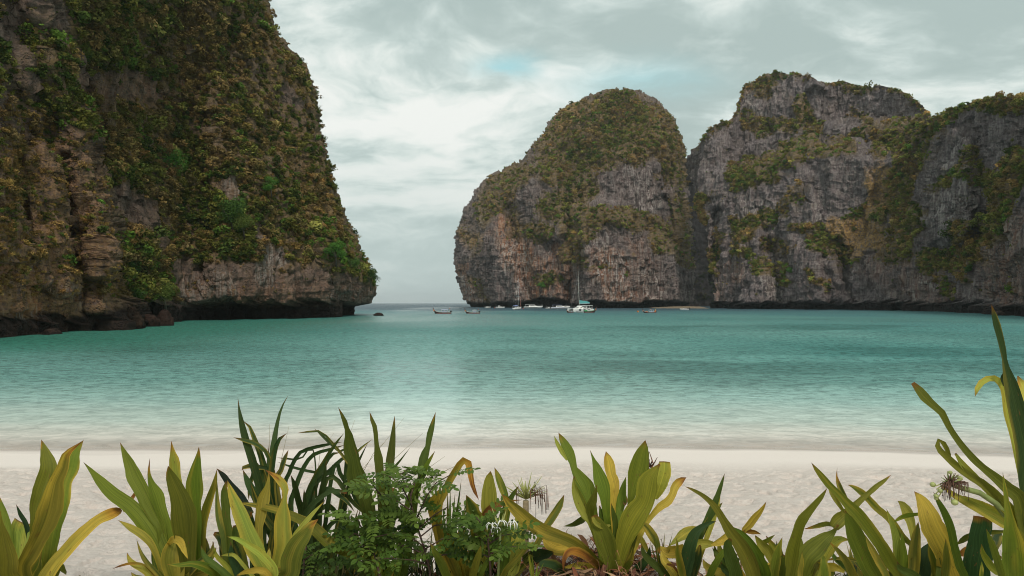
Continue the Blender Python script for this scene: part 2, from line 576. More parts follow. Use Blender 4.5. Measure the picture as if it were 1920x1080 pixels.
def rock_material(name, sc, base=(0.21, 0.175, 0.170), light=(0.34, 0.29, 0.275), dark=(0.085, 0.068, 0.068)):
    m = bpy.data.materials.new(name)
    m.use_nodes = True
    q = NB(m.node_tree)
    p = m.node_tree.nodes['Principled BSDF']
    t = q.n('ShaderNodeNewGeometry').outputs['Position']
    big = q.noise(t, 0.055 / sc, 5, 0.6)
    stk = q.noise(q.mapping(t, (0.42 / sc, 0.42 / sc, 0.035 / sc)), 1.0, 6, 0.62, 0.5)
    stk2 = q.noise(q.mapping(t, (1.5 / sc, 1.5 / sc, 0.09 / sc), (5, 3, 1)), 1.0, 5, 0.65, 0.3)
    lay = q.noise(q.mapping(t, (0.10 / sc, 0.10 / sc, 1.1 / sc), (1, 2, 9), (0.06, 0.09, 0)), 1.0, 5, 0.6, 0.4)
    fine = q.noise(t, 1.7 / sc, 8, 0.68)
    tone = q.math('ADD', q.math('MULTIPLY', big, 0.30), q.math('ADD', q.math('MULTIPLY', stk, 0.52), q.math('MULTIPLY', fine, 0.18)))
    c = q.mix(q.ramp(tone, 0.36, 0.62), dark, base)
    c = q.mix(q.math('MULTIPLY', q.ramp(tone, 0.50, 0.68), q.ramp(stk2, 0.42, 0.62)), c, light)
    c = q.mix(q.math('MULTIPLY', q.ramp(lay, 0.52, 0.62), 0.4), c, dark)
    crk = q.n('ShaderNodeTexVoronoi', feature='DISTANCE_TO_EDGE')
    q.put(crk.inputs['Vector'], q.vmath('ADD', q.mapping(t, (0.20 / sc, 0.20 / sc, 0.075 / sc), (2, 1, 3)), q.vmath('MULTIPLY', q.noise(t, 0.35 / sc, 4, 0.6, 0, 1), (0.9, 0.9, 0.9))))
    crk.inputs['Scale'].default_value = 1.0
    crack = q.ramp(crk.outputs['Distance'], 0.0, 0.045, 1.0, 0.0)
    c = q.mix(q.math('MULTIPLY', crack, 0.35), c, dark)
    rust = q.math('MULTIPLY', q.attr('rust')[2], q.ramp(q.math('ADD', q.math('MULTIPLY', stk, 0.6), q.math('MULTIPLY', fine, 0.4)), 0.38, 0.62))
    c = q.mix(q.math('MINIMUM', rust, 0.85), c, q.mix(q.ramp(stk2, 0.38, 0.62), (0.33, 0.125, 0.055), (0.46, 0.26, 0.15)))
    pale = q.math('MULTIPLY', q.attr('pale')[2], q.ramp(stk2, 0.44, 0.60))
    c = q.mix(q.math('MINIMUM', pale, 0.8), c, (0.50, 0.44, 0.40))
    soil = q.math('MULTIPLY', q.attr('soil')[2], q.ramp(fine, 0.30, 0.55))
    c = q.mix(q.math('MINIMUM', soil, 0.92), c, q.mix(q.ramp(q.noise(t, 0.5 / sc, 5, 0.6), 0.35, 0.65), (0.145, 0.102, 0.048), (0.235, 0.16, 0.070)))
    dry = q.math('MULTIPLY', q.attr('dry')[2], q.ramp(fine, 0.36, 0.56))
    c = q.mix(q.math('MINIMUM', dry, 0.9), c, q.mix(q.ramp(fine, 0.45, 0.65), (0.36, 0.205, 0.062), (0.50, 0.305, 0.11)))
    c = q.mix(q.math('MINIMUM', q.attr('wet_dark')[2], 0.93), c, (0.022, 0.015, 0.014))
    q.put(p.inputs['Base Color'], c)
    p.inputs['Roughness'].default_value = 0.92
    p.inputs['Specular IOR Level'].default_value = 0.18
    h = q.math('ADD', q.math('MULTIPLY', fine, 0.55), q.math('ADD', q.math('MULTIPLY', stk2, 0.35), q.math('SUBTRACT', q.math('MULTIPLY', lay, 0.30), q.math('MULTIPLY', crack, 0.25))))
    q.put(p.inputs['Normal'], q.bump(h, 1.0, 1.5 * sc))
    return m


def normals_of(P):
    du = np.gradient(P, axis=1)
    dv = np.gradient(P, axis=0)
    N = np.cross(du, dv)
    return N / np.maximum(np.linalg.norm(N, axis=-1, keepdims=True), 1e-9)


def rays(PX, PY, D):
    return np.stack([(PX - 960) / FPX * D, D, EYE - (PY - HOR) / FPX * D], -1)


def carve(P, S, seed, amp=1.0):
    """broken limestone: buttresses, vertical flutes, ledges, blocks"""
    N = normals_of(P)
    x, y, z = P[..., 0] / S, P[..., 1] / S, P[..., 2] / S
    wz = z + 2.5 * vn(x / 14, y / 14, z / 20, seed + 50)
    d = 3.0 * fbm(x / 26, y / 26, z / 34, 3, seed)
    d += 2.1 * fbm(x / 8.5, y / 8.5, z / 42, 3, seed + 7, ridged=True)
    d -= 1.6 * sstep(0.80, 0.97, 1 - np.abs(vn(x / 9 + .4 * vn(x / 6, y / 6, z / 6, 2), y / 9, z / 55, seed + 70)))
    d += 1.25 * fbm(x / 5.0, y / 5.0, z / 7.0, 3, seed + 13)
    blk = vn(np.floor(x / 2.3 + 0.5 * vn(x / 3, y / 3, z / 3, seed + 3)), np.floor(y / 4), np.floor(wz / 3.4), seed + 21)
    d += 0.95 * blk
    d += 0.75 * (np.mod(wz / 4.3, 1.0) - 0.5) * (0.5 + 0.5 * vn(x / 11, y / 11, z / 9, seed + 31))
    d += 0.85 * fbm(x / 1.5, y / 1.5, z / 2.6, 3, seed + 17, ridged=True)
    return P + N * (d * S * amp)[..., None], d


# ---------------------------------------------------------------- foliage kit for far slopes
def leaf_cloud(n_lobes, n_leaves, size, seed, flat=0.75, spread=0.62):
    r = np.random.default_rng(seed)
    cs = r.normal(0, 1, (n_lobes, 3))
    cs = cs / np.linalg.norm(cs, axis=1, keepdims=True) * (spread * r.uniform(0.3, 1.0, (n_lobes, 1)))
    cs[:, 2] = cs[:, 2] * flat
    rad = r.uniform(0.26, 0.46, n_lobes)
    k = r.integers(0, n_lobes, n_leaves)
    dd = r.normal(0, 1, (n_leaves, 3))
    dd[:, 2] += 0.45
    dd /= np.linalg.norm(dd, axis=1, keepdims=True)
    pos = cs[k] + dd * (rad[k] * r.uniform(0.75, 1.1, n_leaves))[:, None] * np.array([1, 1, flat])
    nrm = dd + r.normal(0, 0.55, (n_leaves, 3))
    nrm /= np.linalg.norm(nrm, axis=1, keepdims=True)
    a = np.cross(nrm, r.normal(0, 1, (n_leaves, 3)))
    a /= np.linalg.norm(a, axis=1, keepdims=True)
    c = np.cross(nrm, a)
    s = size * r.uniform(0.6, 1.3, n_leaves)[:, None]
    V = np.stack([pos - a * s, pos - c * s * 0.55 + nrm * s * .15, pos + a * s, pos + c * s * 0.55 + nrm * s * .15], 1).reshape(-1, 3)
    F = np.arange(n_leaves * 4).reshape(-1, 4)
    tint = np.repeat(r.uniform(0.6, 1.35, n_leaves), 4)
    return V, F, tint


def foliage_material(name, col=None):
    m = bpy.data.materials.new(name)
    m.use_nodes = True
    q = NB(m.node_tree)
    nd = m.node_tree.nodes
    nd.remove(nd['Principled BSDF'])
    c = q.attr('col', 'INSTANCER')[0] if col is None else q.mix(0.0, col, col)
    tn = q.attr('tint')[2]
    sc_ = q.comb(tn, tn, tn)
    c = q.mix(1.0, c, sc_, 'MULTIPLY')
    df = q.n('ShaderNodeBsdfDiffuse')
    q.put(df.inputs['Color'], c)
    tl = q.n('ShaderNodeBsdfTranslucent')
    q.put(tl.inputs['Color'], c)
    mx = q.n('ShaderNodeMixShader')
    mx.inputs[0].default_value = 0.22
    q.t.links.new(df.outputs[0], mx.inputs[1])
    q.t.links.new(tl.outputs[0], mx.inputs[2])
    q.t.links.new(mx.outputs[0], nd['Material Output'].inputs['Surface'])
    return m


FOL = foliage_material('foliage')
KIT = bpy.data.collections.new('foliage_kit')
for i in range(8):
    V, F, tint = leaf_cloud([5, 7, 4, 8, 6, 3, 9, 5][i], [170, 220, 150, 260, 200, 120, 280, 160][i], [.15, .13, .16, .12, .14, .17, .12, .15][i], 100 + i, [.8, .7, .95, .65, .8, 1.0, .6, .75][i])
    me_o = mesh_np('bush_piece', V, F, FOL, smooth=False, attrs={'tint': tint})
    COL.objects.unlink(me_o)
    KIT.objects.link(me_o)
# a tuft of dry grass
r_ = np.random.default_rng(5)
Vt, Ft, Tt = [], [], []
for k in range(46):
    a = r_.uniform(0, 6.28); L = r_.uniform(.5, 1.1); o_ = r_.normal(0, .22, 3) * [1, 1, .2]; w = .035
    e = np.array([math.cos(a), math.sin(a), 0]); sd = np.array([-e[1], e[0], 0]) * w
    p1 = o_ + e * L * .35 + [0, 0, L * .55]; p2 = o_ + e * L * .85 + [0, 0, L * .45]
    i0 = len(Vt); Vt += [o_ - sd, o_ + sd, p1 + sd, p1 - sd, p2]; Ft += [(i0, i0 + 1, i0 + 2, i0 + 3), (i0 + 3, i0 + 2, i0 + 4)]; Tt += [r_.uniform(.7, 1.3)] * 5
me_o = mesh_np('tuft_piece', Vt, Ft, FOL, smooth=False, attrs={'tint': np.array(Tt)})
COL.objects.unlink(me_o)
KIT.objects.link(me_o)

GN = bpy.data.node_groups.new('scatter', 'GeometryNodeTree')
GN.interface.new_socket('Geometry', in_out='INPUT', socket_type='NodeSocketGeometry')
GN.interface.new_socket('Geometry', in_out='OUTPUT', socket_type='NodeSocketGeometry')
gi = GN.nodes.new('NodeGroupInput'); go = GN.nodes.new('NodeGroupOutput')
ip = GN.nodes.new('GeometryNodeInstanceOnPoints')
ci = GN.nodes.new('GeometryNodeCollectionInfo')
ci.inputs['Collection'].default_value = KIT
ci.inputs['Separate Children'].default_value = True
ci.inputs['Reset Children'].default_value = True


def gattr(nm, typ):
    nd = GN.nodes.new('GeometryNodeInputNamedAttribute')
    nd.data_type = typ
    nd.inputs['Name'].default_value = nm
    return nd.outputs['Attribute']


L_ = GN.links.new
L_(gi.outputs[0], ip.inputs['Points'])
L_(ci.outputs[0], ip.inputs['Instance'])
ip.inputs['Pick Instance'].default_value = True
L_(gattr('idx', 'INT'), ip.inputs['Instance Index'])
L_(gattr('rot', 'FLOAT_VECTOR'), ip.inputs['Rotation'])
L_(gattr('scl', 'FLOAT_VECTOR'), ip.inputs['Scale'])
L_(ip.outputs[0], go.inputs[0])


def scatter(name, P, idx, rot, scl, col, label, cat):
    me = bpy.data.meshes.new(name)
    n = len(P)
    me.vertices.add(n)
    me.vertices.foreach_set('co', np.asarray(P, np.float32).ravel())
    a = me.attributes.new('idx', 'INT', 'POINT'); a.data.foreach_set('value', idx.astype(np.int32))
    a = me.attributes.new('rot', 'FLOAT_VECTOR', 'POINT'); a.data.foreach_set('vector', rot.astype(np.float32).ravel())
    a = me.attributes.new('scl', 'FLOAT_VECTOR', 'POINT'); a.data.foreach_set('vector', scl.astype(np.float32).ravel())
    a = me.attributes.new('col', 'FLOAT_COLOR', 'POINT'); a.data.foreach_set('color', np.hstack([col, np.ones((n, 1))]).astype(np.float32).ravel())
    o = bpy.data.objects.new(name, me)
    COL.objects.link(o)
    md = o.modifiers.new('scatter', 'NODES')
    md.node_group = GN
    return tag(o, label, cat, kind='stuff')


PAL = np.array([2.0, 1.98, 1.8]) * np.array([[.115, .080, .032], [.036, .050, .014], [.080, .080, .020], [.060, .100, .020], [.180, .115, .042], [.180, .140, .058], [.108, .080, .036], [.125, .125, .034]])


def plant_slope(name, P, N, veg, dry, count, size, seed, label, weights, tuft=0.12, PX=None, PY=None, green=None, tone=1.0):
    r = np.random.default_rng(seed)
    p = (veg * sstep(0.05, 0.5, veg + 0.5 * fbm(P[..., 0] / (2.2 * size), P[..., 1] / (2.2 * size), P[..., 2] / (1.6 * size), 3, seed + 5))).ravel().astype(float)
    p = p * (P.reshape(-1, 3)[:, 2] > 5.5)
    p /= p.sum()
    k = r.choice(len(p), count, replace=False, p=p)
    Q = P.reshape(-1, 3)[k]
    Nn = N.reshape(-1, 3)[k]
    sc_ = size * np.exp(np.clip(r.normal(-.08, 0.46, count), -1.2, 1.0)) * (0.72 + 0.5 * veg.ravel()[k])
    dk = dry.ravel()[k]
    x, y, z = Q[:, 0], Q[:, 1], Q[:, 2]
    S = size
    f1 = vn(x / (9 * S), y / (9 * S), z / (9 * S), seed + 1)
    f2 = vn(x / (3.5 * S), y / (3.5 * S), z / (3.5 * S), seed + 2)
    w = np.tile(np.array(weights, float), (count, 1))
    w[:, [1, 2, 3]] *= np.exp(2.4 * (f1 + 0.35 * f2))[:, None]
    w[:, [0, 4, 6]] *= np.exp(-2.0 * (f1 - 0.35 * f2))[:, None]
    w[:, [4]] += 6 * dk[:, None]
    if green is not None:
        w[:, [3, 7]] += (5 * green.ravel()[k])[:, None]
        w[:, [2]] += (3 * green.ravel()[k])[:, None]
    w /= w.sum(1, keepdims=True)
    ch = (w.cumsum(1) > r.random((count, 1))).argmax(1)
    col = PAL[ch] * tone * np.exp(r.normal(0, 0.17, (count, 1)) + .26 * f2[:, None]) * np.exp(r.normal(0, 0.035, (count, 3)))
    idx = r.integers(0, 8, count)
    tf = (r.random(count) < tuft + 0.5 * dk)
    idx[tf] = 8
    sc_[tf] *= 0.75
    rot = np.stack([r.normal(0, .25, count), r.normal(0, .25, count), r.uniform(0, 6.28, count)], 1)
    scl = sc_[:, None] * np.stack([r.uniform(.85, 1.25, count), r.uniform(.85, 1.25, count), r.uniform(.65, 1.1, count)], 1)
    return scatter(name, Q + Nn * (sc_ * 0.22)[:, None], idx, rot, scl, col, label, 'bushes')

# ---------------------------------------------------------------- left headland
def interp(pts, x):
    a = np.array(pts, float)
    return np.interp(x, a[:, 0], a[:, 1])


def row_grid(base_f, left, right, top, nv, nu, ypow=1.0):
    """u across, v up; left/right are outlines as (row, column) lists"""
    v = np.linspace(0, 1, nv)[:, None]
    u = np.linspace(0, 1, nu)[None, :]
    return v, u


def left_cliff():
    S = 1.0
    nv, nu = 560, 600
    R = [(-160, 430), (-40, 482), (0, 500), (45, 514), (90, 545), (120, 573), (165, 590), (190, 597), (240, 601), (270, 612), (300, 619), (340, 625), (375, 639),
         (410, 654), (440, 668), (490, 688), (515, 699), (540, 702), (556, 697), (575, 690), (620, 690)]
    v = np.linspace(0, 1, nv)[:, None]
    u = np.linspace(0, 1, nu)[None, :]
    PY = 665 + (-150 - 665) * v + 0 * u
    Rr = interp(R, PY) - 5 * sstep(540, 480, PY)
    PX = -260 + (Rr + 260) * u
    base_py = interp([(-260, 655), (0, 632), (100, 622), (215, 615), (330, 606), (450, 603), (600, 600), (690, 596)], PX)
    D0 = EYE * FPX / (base_py - HOR)
    # push the whole bottom row under the water
    PY = np.where(PY > base_py + 10, base_py + 10 + (PY - base_py - 10) * 0.15, PY)
    D = D0 * 1.0
    hgt = EYE + (HOR - PY) / FPX * D
    D = D + 0.30 * np.clip(hgt - 6, 0, None)
    # nearer buttress on the left: its edge runs down from (120,60) to (228,560)
    edge = interp([(-150, 60), (60, 118), (200, 155), (300, 182), (400, 212), (480, 226), (560, 230), (640, 226)], PY)
    wob = 6 * vn(PY / 23, 0.5, 0.5, 9) + 3 * vn(PY / 8, 0.5, 0.5, 10)
    ed = PX - edge - wob
    D = D + 17 * sstep(-22, 16, ed) * sstep(-100, 200, PY) - 7 * np.exp(-((ed + 34) / 26) ** 2)
    # gully beside it, ribs on the main face
    D = D + 3 * np.exp(-((ed - 14) / 13) ** 2)
    D = D + stroke(PX, PY, [([(300, 60), (330, 260), (360, 420)], 60, 2.5), ([(480, 120), (530, 300), (560, 470)], 46, 3), ([(30, 180), (60, 330)], 30, 2.5), ([(120, 300), (150, 500)], 24, 3)])
    D = D - stroke(PX, PY, [([(430, 200), (450, 400), (440, 520)], 70, 5), ([(600, 420), (650, 520)], 40, 5), ([(70, 300), (95, 520)], 34, 4), ([(190, 330), (200, 520)], 20, 3)])
    # the end of the headland turns away
    t = np.clip((u - 0.80) / 0.20, 0, 1)
    D = D + 46 * (1 - np.sqrt(np.clip(1 - t ** 2.2, 0, 1)))
    P0 = rays(PX, PY, D)
    P, dsp = carve(P0, S, 3, amp=0.78)
    # undercut at the sea
    z = P[..., 2]
    nz = interp([(-260, 2.6), (0, 3.0), (180, 3.2), (225, 6.3), (300, 5.2), (330, 4.6), (400, 5.6), (480, 5.2), (560, 5.5), (640, 5.3), (665, 4.4), (690, 3.6), (720, 3)], PX) + 0.9 * vn(PX / 17, PY * 0, 0.2, 77) + 0.5 * vn(PX / 6, PY * 0, 0.7, 78)
    dp = interp([(-260, 2), (180, 3), (225, 9), (300, 6), (330, 10), (600, 12), (690, 9)], PX)
    nf = sstep(0, 1, np.clip((nz - z) / 1.5, 0, 1))
    dirr = P / np.maximum(np.linalg.norm(P, axis=-1, keepdims=True), 1)
    P[..., 1] += nf * dp
    P[..., 0] -= nf * dp * 0.9 * sstep(600, 690, PX)
    N = normals_of(P)
    PX0, PY0 = PX, PY
    PX, PY = warp_px(PX, PY, 26, 201, 26.0)
    n = fbm(PX / 46, PY / 46, 0.4, 4, 61)
    n2 = fbm(PX / 16, PY / 18, 0.8, 3, 66)
    veg = 0.74 * sstep(-12, 14, ed + 18 * n2) + 0.04 * (1 - sstep(-12, 14, ed)) * (1 + 4 * sstep(260, 160, PY))
    veg = veg + 0.62 * n + 0.34 * n2
    bare = stroke(PX, PY, [([(150, 150), (200, 150), (270, 170)], 34, .6), ([(225, 370), (280, 400), (300, 440)], 38, .75), ([(340, 545), (440, 530), (560, 545), (690, 560)], 46, .95), ([(345, 500), (360, 550)], 30, .8),
                           ([(490, 440), (505, 510)], 20, .75), ([(405, 340), (430, 360)], 22, .6), ([(40, 290), (60, 420), (90, 560)], 60, .55), ([(0, 560), (200, 580)], 40, .7), ([(5, 190), (15, 260)], 22, .7),
                           ([(470, 110), (490, 170)], 16, .5), ([(540, 150), (556, 200)], 12, .5), ([(320, 130), (330, 160)], 16, .6), ([(590, 540), (690, 565)], 40, .6), ([(130, 350), (190, 470), (215, 560)], 40, .35)])
    lush = stroke(PX, PY, [([(60, 90), (120, 180), (150, 220)], 40, .5), ([(235, 470), (245, 540), (300, 545)], 38, 1.2), ([(220, 290), (300, 320), (330, 340)], 40, .5), ([(620, 460), (660, 480), (690, 520)], 34, .9), ([(400, 400), (440, 420), (450, 460)], 40, .6)])
    low = sstep(571, 558, PY)
    veg = np.clip((veg - bare + lush), 0, 1) * low * sstep(base_py - 12, base_py - 40, PY)
    green = stroke(PX, PY, [([(322, 292), (340, 318)], 34, 1), ([(600, 455), (640, 480), (690, 520)], 40, .9), ([(240, 540), (310, 550)], 44, .6), ([(390, 390), (450, 420)], 46, .5), ([(130, 90), (160, 110)], 26, .6), ([(50, 130), (140, 210)], 34, .3)])
    butt = 1 - sstep(-12, 14, ed)
    dry = np.clip(0.34 * butt * sstep(200, 330, PY) + 0.15 * n2 + stroke(PX, PY, [([(210, 250), (260, 200)], 30, .2), ([(520, 250), (600, 420)], 40, .25)]), 0, 1)
    rust = np.clip(0.30 * butt * sstep(180, 300, PY) + 0.12 + stroke(PX, PY, [([(315, 125), (330, 160)], 22, .9), ([(150, 180), (300, 180)], 50, .5), ([(20, 540), (60, 600)], 50, .9), ([(130, 530), (150, 560)], 26, 1), ([(330, 560), (690, 560)], 40, .25)]) + 0.2 * n, 0, 1)
    pale = stroke(PX, PY, [([(22, 585), (30, 606)], 14, .9), ([(58, 580), (66, 606)], 12, .7), ([(495, 450), (500, 520)], 26, .55), ([(350, 560), (420, 545)], 40, .35), ([(430, 340), (440, 370)], 20, .4), ([(620, 560), (690, 565)], 24, .35), ([(100, 545), (140, 560)], 20, .3)])
    wet_dark = np.clip(sstep(3.6, 1.6, P[..., 2] + 0.8 * n2) + 0.75 * nf * sstep(0.1, 0.6, nf), 0, 1)  # near-black along the waterline and throughout the undercut
    soil = np.clip(veg * 1.1 + 0.12, 0, 1)
    # close the body behind
    PX, PY = PX0, PY0
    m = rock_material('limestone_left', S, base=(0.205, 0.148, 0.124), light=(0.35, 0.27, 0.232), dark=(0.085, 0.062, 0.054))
    o = mesh_np('cliff', P.reshape(-1, 3), grid_faces(nv, nu), m, attrs={k: a.ravel() for k, a in dict(rust=rust, pale=pale, soil=soil, dry=dry * 0.9, wet_dark=wet_dark).items()})
    tag(o, 'tall overgrown headland cliff left of the bay mouth', 'cliff', kind='structure')
    plant_slope('bushes', P, N, veg, dry, 12500, 1.06, 11, 'brown and green scrub covering the left headland', [2.4, 2.0, 3.0, .6, .15, .3, 1.1, .5], 0.05, PX, PY, green, tone=0.98)
    # small dry tufts on the buttress
    tv = np.clip(butt * sstep(120, 260, PY) * low + 0.25 * low * (1 - veg), 0, 1) * sstep(base_py - 10, base_py - 30, PY) * (0.35 + 0.65 * sstep(-0.1, 0.4, n2))
    plant_slope('dry_tufts', P, N, tv, np.clip(tv, 0, .8), 7000, 0.46, 12, 'dry ochre grass tufts on the left buttress', [2.0, .5, 1.0, .3, 3.6, .3, 2, .3], 0.35)
    return P, PX, PY


LP, LPX, LPY = left_cliff()


def mid_cliff():
    S = 2.0
    nv, nu = 460, 420
    Lo = [(172, 1160), (176, 1135), (180, 1118), (190, 1098), (200, 1080), (215, 1052), (235, 1031), (265, 1010), (295, 989), (305, 975), (315, 956), (325, 934), (335, 919), (345, 905), (362, 893), (378, 885), (410, 869), (430, 860), (450, 856), (490, 858), (520, 864), (550, 870), (564, 875), (571, 884), (575, 893), (590, 898)]
    Ro = [(172, 1170), (175, 1200), (185, 1226), (200, 1244), (215, 1257), (240, 1269), (255, 1276), (290, 1281), (330, 1284), (380, 1288), (430, 1290), (480, 1292), (530, 1293), (572, 1294), (590, 1294)]
    v = np.linspace(0, 1, nv)[:, None]
    u = np.linspace(0, 1, nu)[None, :]
    PY = 590 + (172 - 590) * (v ** 0.93) + 0 * u
    PX = interp(Lo, PY) + (interp(Ro, PY) - interp(Lo, PY)) * u
    D = interp([(850, 690), (900, 660), (1000, 625), (1130, 610), (1300, 600)], PX)
    h = EYE + (HOR - PY) / FPX * D
    D = D + interp([(0, 0), (50, 6), (75, 18), (100, 30), (150, 55), (185, 95), (240, 150)], h)
    c = 2 * u - 1
    D = D + 90 * (1 - np.sqrt(np.clip(1 - np.abs(c) ** 2.6, 0, 1)))
    # the buttress low in the middle, ledge on top of it
    bt = stroke(PX, PY, [([(1130, 450), (1150, 560)], 90, 1), ([(1215, 480), (1230, 570)], 55, .75)])
    D = D - 34 * bt
    D = D + stroke(PX, PY, [([(1075, 420), (1085, 500), (1075, 570)], 22, 16), ([(960, 400), (985, 500), (1000, 570)], 24, 9), ([(1240, 380), (1262, 480), (1280, 570)], 20, 12)])
    D = D - stroke(PX, PY, [([(930, 440), (950, 560)], 40, 12), ([(1010, 300), (1030, 420)], 46, 12), ([(1180, 330), (1190, 390)], 60, 14)])
    P0 = rays(PX, PY, D)
    P, dsp = carve(P0, S, 23, amp=0.9)
    z = P[..., 2]
    nz = interp([(850, 3.5), (900, 5.5), (985, 6), (1012, 10.5), (1045, 10), (1065, 6), (1100, 5), (1118, 8.5), (1140, 6.5), (1200, 5), (1225, 8), (1260, 6.5), (1300, 6)], PX) + 1.1 * vn(PX / 9, PY * 0, 0.2, 87)
    nf = sstep(0, 1, np.clip((nz - z) / 2.5, 0, 1))
    P[..., 1] += nf * 22
    N = normals_of(P)
    PX0, PY0 = PX, PY
    PX, PY = warp_px(PX, PY, 26, 201, 26.0)
    n = fbm(PX / 34, PY / 30, 0.4, 4, 71)
    n2 = fbm(PX / 11, PY / 11, 0.8, 3, 76)
    veg = stroke(PX, PY, [([(1170, 215), (1100, 235), (1050, 270)], 62, 1.1), ([(1180, 225), (1240, 260)], 66, 1.1), ([(1255, 250), (1262, 330)], 34, 1.0), ([(1080, 290), (1190, 280)], 52, .95),
                          ([(1040, 310), (1090, 350), (1050, 390)], 44, .75), ([(985, 320), (935, 360), (905, 400)], 36, .8), ([(960, 400), (975, 430)], 28, .6), ([(1040, 380), (1070, 370)], 30, .6),
                          ([(1060, 405), (1085, 440), (1078, 475)], 34, .95), ([(1100, 412), (1160, 405), (1230, 415)], 27, 1.0), ([(1230, 420), (1255, 455), (1285, 475)], 30, .95), ([(1262, 350), (1285, 440)], 20, .75),
                          ([(880, 430), (900, 470)], 26, .4), ([(895, 520), (912, 550)], 16, .55), ([(1015, 535), (1035, 520)], 16, .8), ([(1110, 505), (1130, 500)], 9, .6), ([(1181, 510)], 6, .9), ([(1180, 480)], 8, .7), ([(1000, 425), (1015, 435)], 20, .8)])
    bare = stroke(PX, PY, [([(1150, 330), (1240, 360)], 40, .55), ([(1130, 350), (1230, 385)], 30, .5), ([(1000, 250), (985, 300)], 20, .3)])
    veg = np.clip((veg - bare) * 1.1 + 0.45 * n * (veg > 0.05) + 0.25 * n2 + 0.0, 0, 1) * sstep(568, 556, PY)
    green = stroke(PX, PY, [([(1060, 410), (1085, 440)], 34, .8), ([(1100, 412), (1230, 415)], 27, .7), ([(1240, 430), (1285, 475)], 30, .6), ([(1262, 350), (1285, 440)], 20, .4), ([(1015, 535)], 18, .9), ([(920, 380), (960, 360)], 34, .4), ([(1030, 310), (1060, 290)], 24, .3), ([(905, 540)], 16, .6)])
    dry = np.clip(stroke(PX, PY, [([(1070, 215), (1050, 235)], 26, .6), ([(1085, 420), (1080, 460)], 22, .4), ([(1185, 290), (1200, 300)], 18, .6), ([(1180, 240), (1240, 290)], 50, .22), ([(940, 380), (960, 400)], 26, .4), ([(880, 450), (905, 440)], 20, .4)]), 0, 1) * sstep(-.3, .3, n)
    rust = np.clip(stroke(PX, PY, [([(955, 430), (975, 480), (1000, 540)], 40, .95), ([(1045, 480), (1060, 560)], 30, .8), ([(872, 500), (885, 560)], 18, .9), ([(1140, 490), (1160, 560)], 40, .7), ([(1190, 470), (1200, 550)], 40, .35), ([(1085, 450), (1090, 500)], 20, .3)]) + 0.12 * n + 0.05, 0, 1)
    pale = stroke(PX, PY, [([(893, 380), (897, 405)], 14, .9), ([(1150, 500), (1155, 560)], 36, .6), ([(960, 470), (970, 560)], 30, .5), ([(1195, 330), (1215, 380)], 34, .35), ([(875, 520), (890, 565)], 14, .6), ([(1210, 520), (1220, 565)], 20, .6), ([(1120, 440), (1130, 480)], 20, .3)])
    pale = np.clip(pale + 0.24 + 0.2 * n, 0, 1)
    wet_dark = np.clip(sstep(3.6, 1.8, P[..., 2]) + 0.9 * nf, 0, 1)  # dark at the waterline and over the whole undercut
    PX, PY = PX0, PY0
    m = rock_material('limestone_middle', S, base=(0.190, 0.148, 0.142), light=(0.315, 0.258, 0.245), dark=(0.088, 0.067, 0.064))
    att = dict(rust=rust, pale=pale, soil=np.clip(veg * 1.15, 0, 1), dry=dry, wet_dark=wet_dark)
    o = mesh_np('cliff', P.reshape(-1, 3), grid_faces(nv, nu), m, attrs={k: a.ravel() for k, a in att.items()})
    tag(o, 'dome shaped limestone cliff standing across the bay', 'cliff', kind='structure')
    plant_slope('bushes', P, N, veg, dry, 7800, 1.5, 31, 'scrub on top and on ledges of the domed cliff', [1.9, 1.2, 3.0, .6, .4, .4, 1.2, 1.1], 0.10, PX, PY, green, tone=1.12)
    return P, PX, PY


MP, MPX, MPY = mid_cliff()


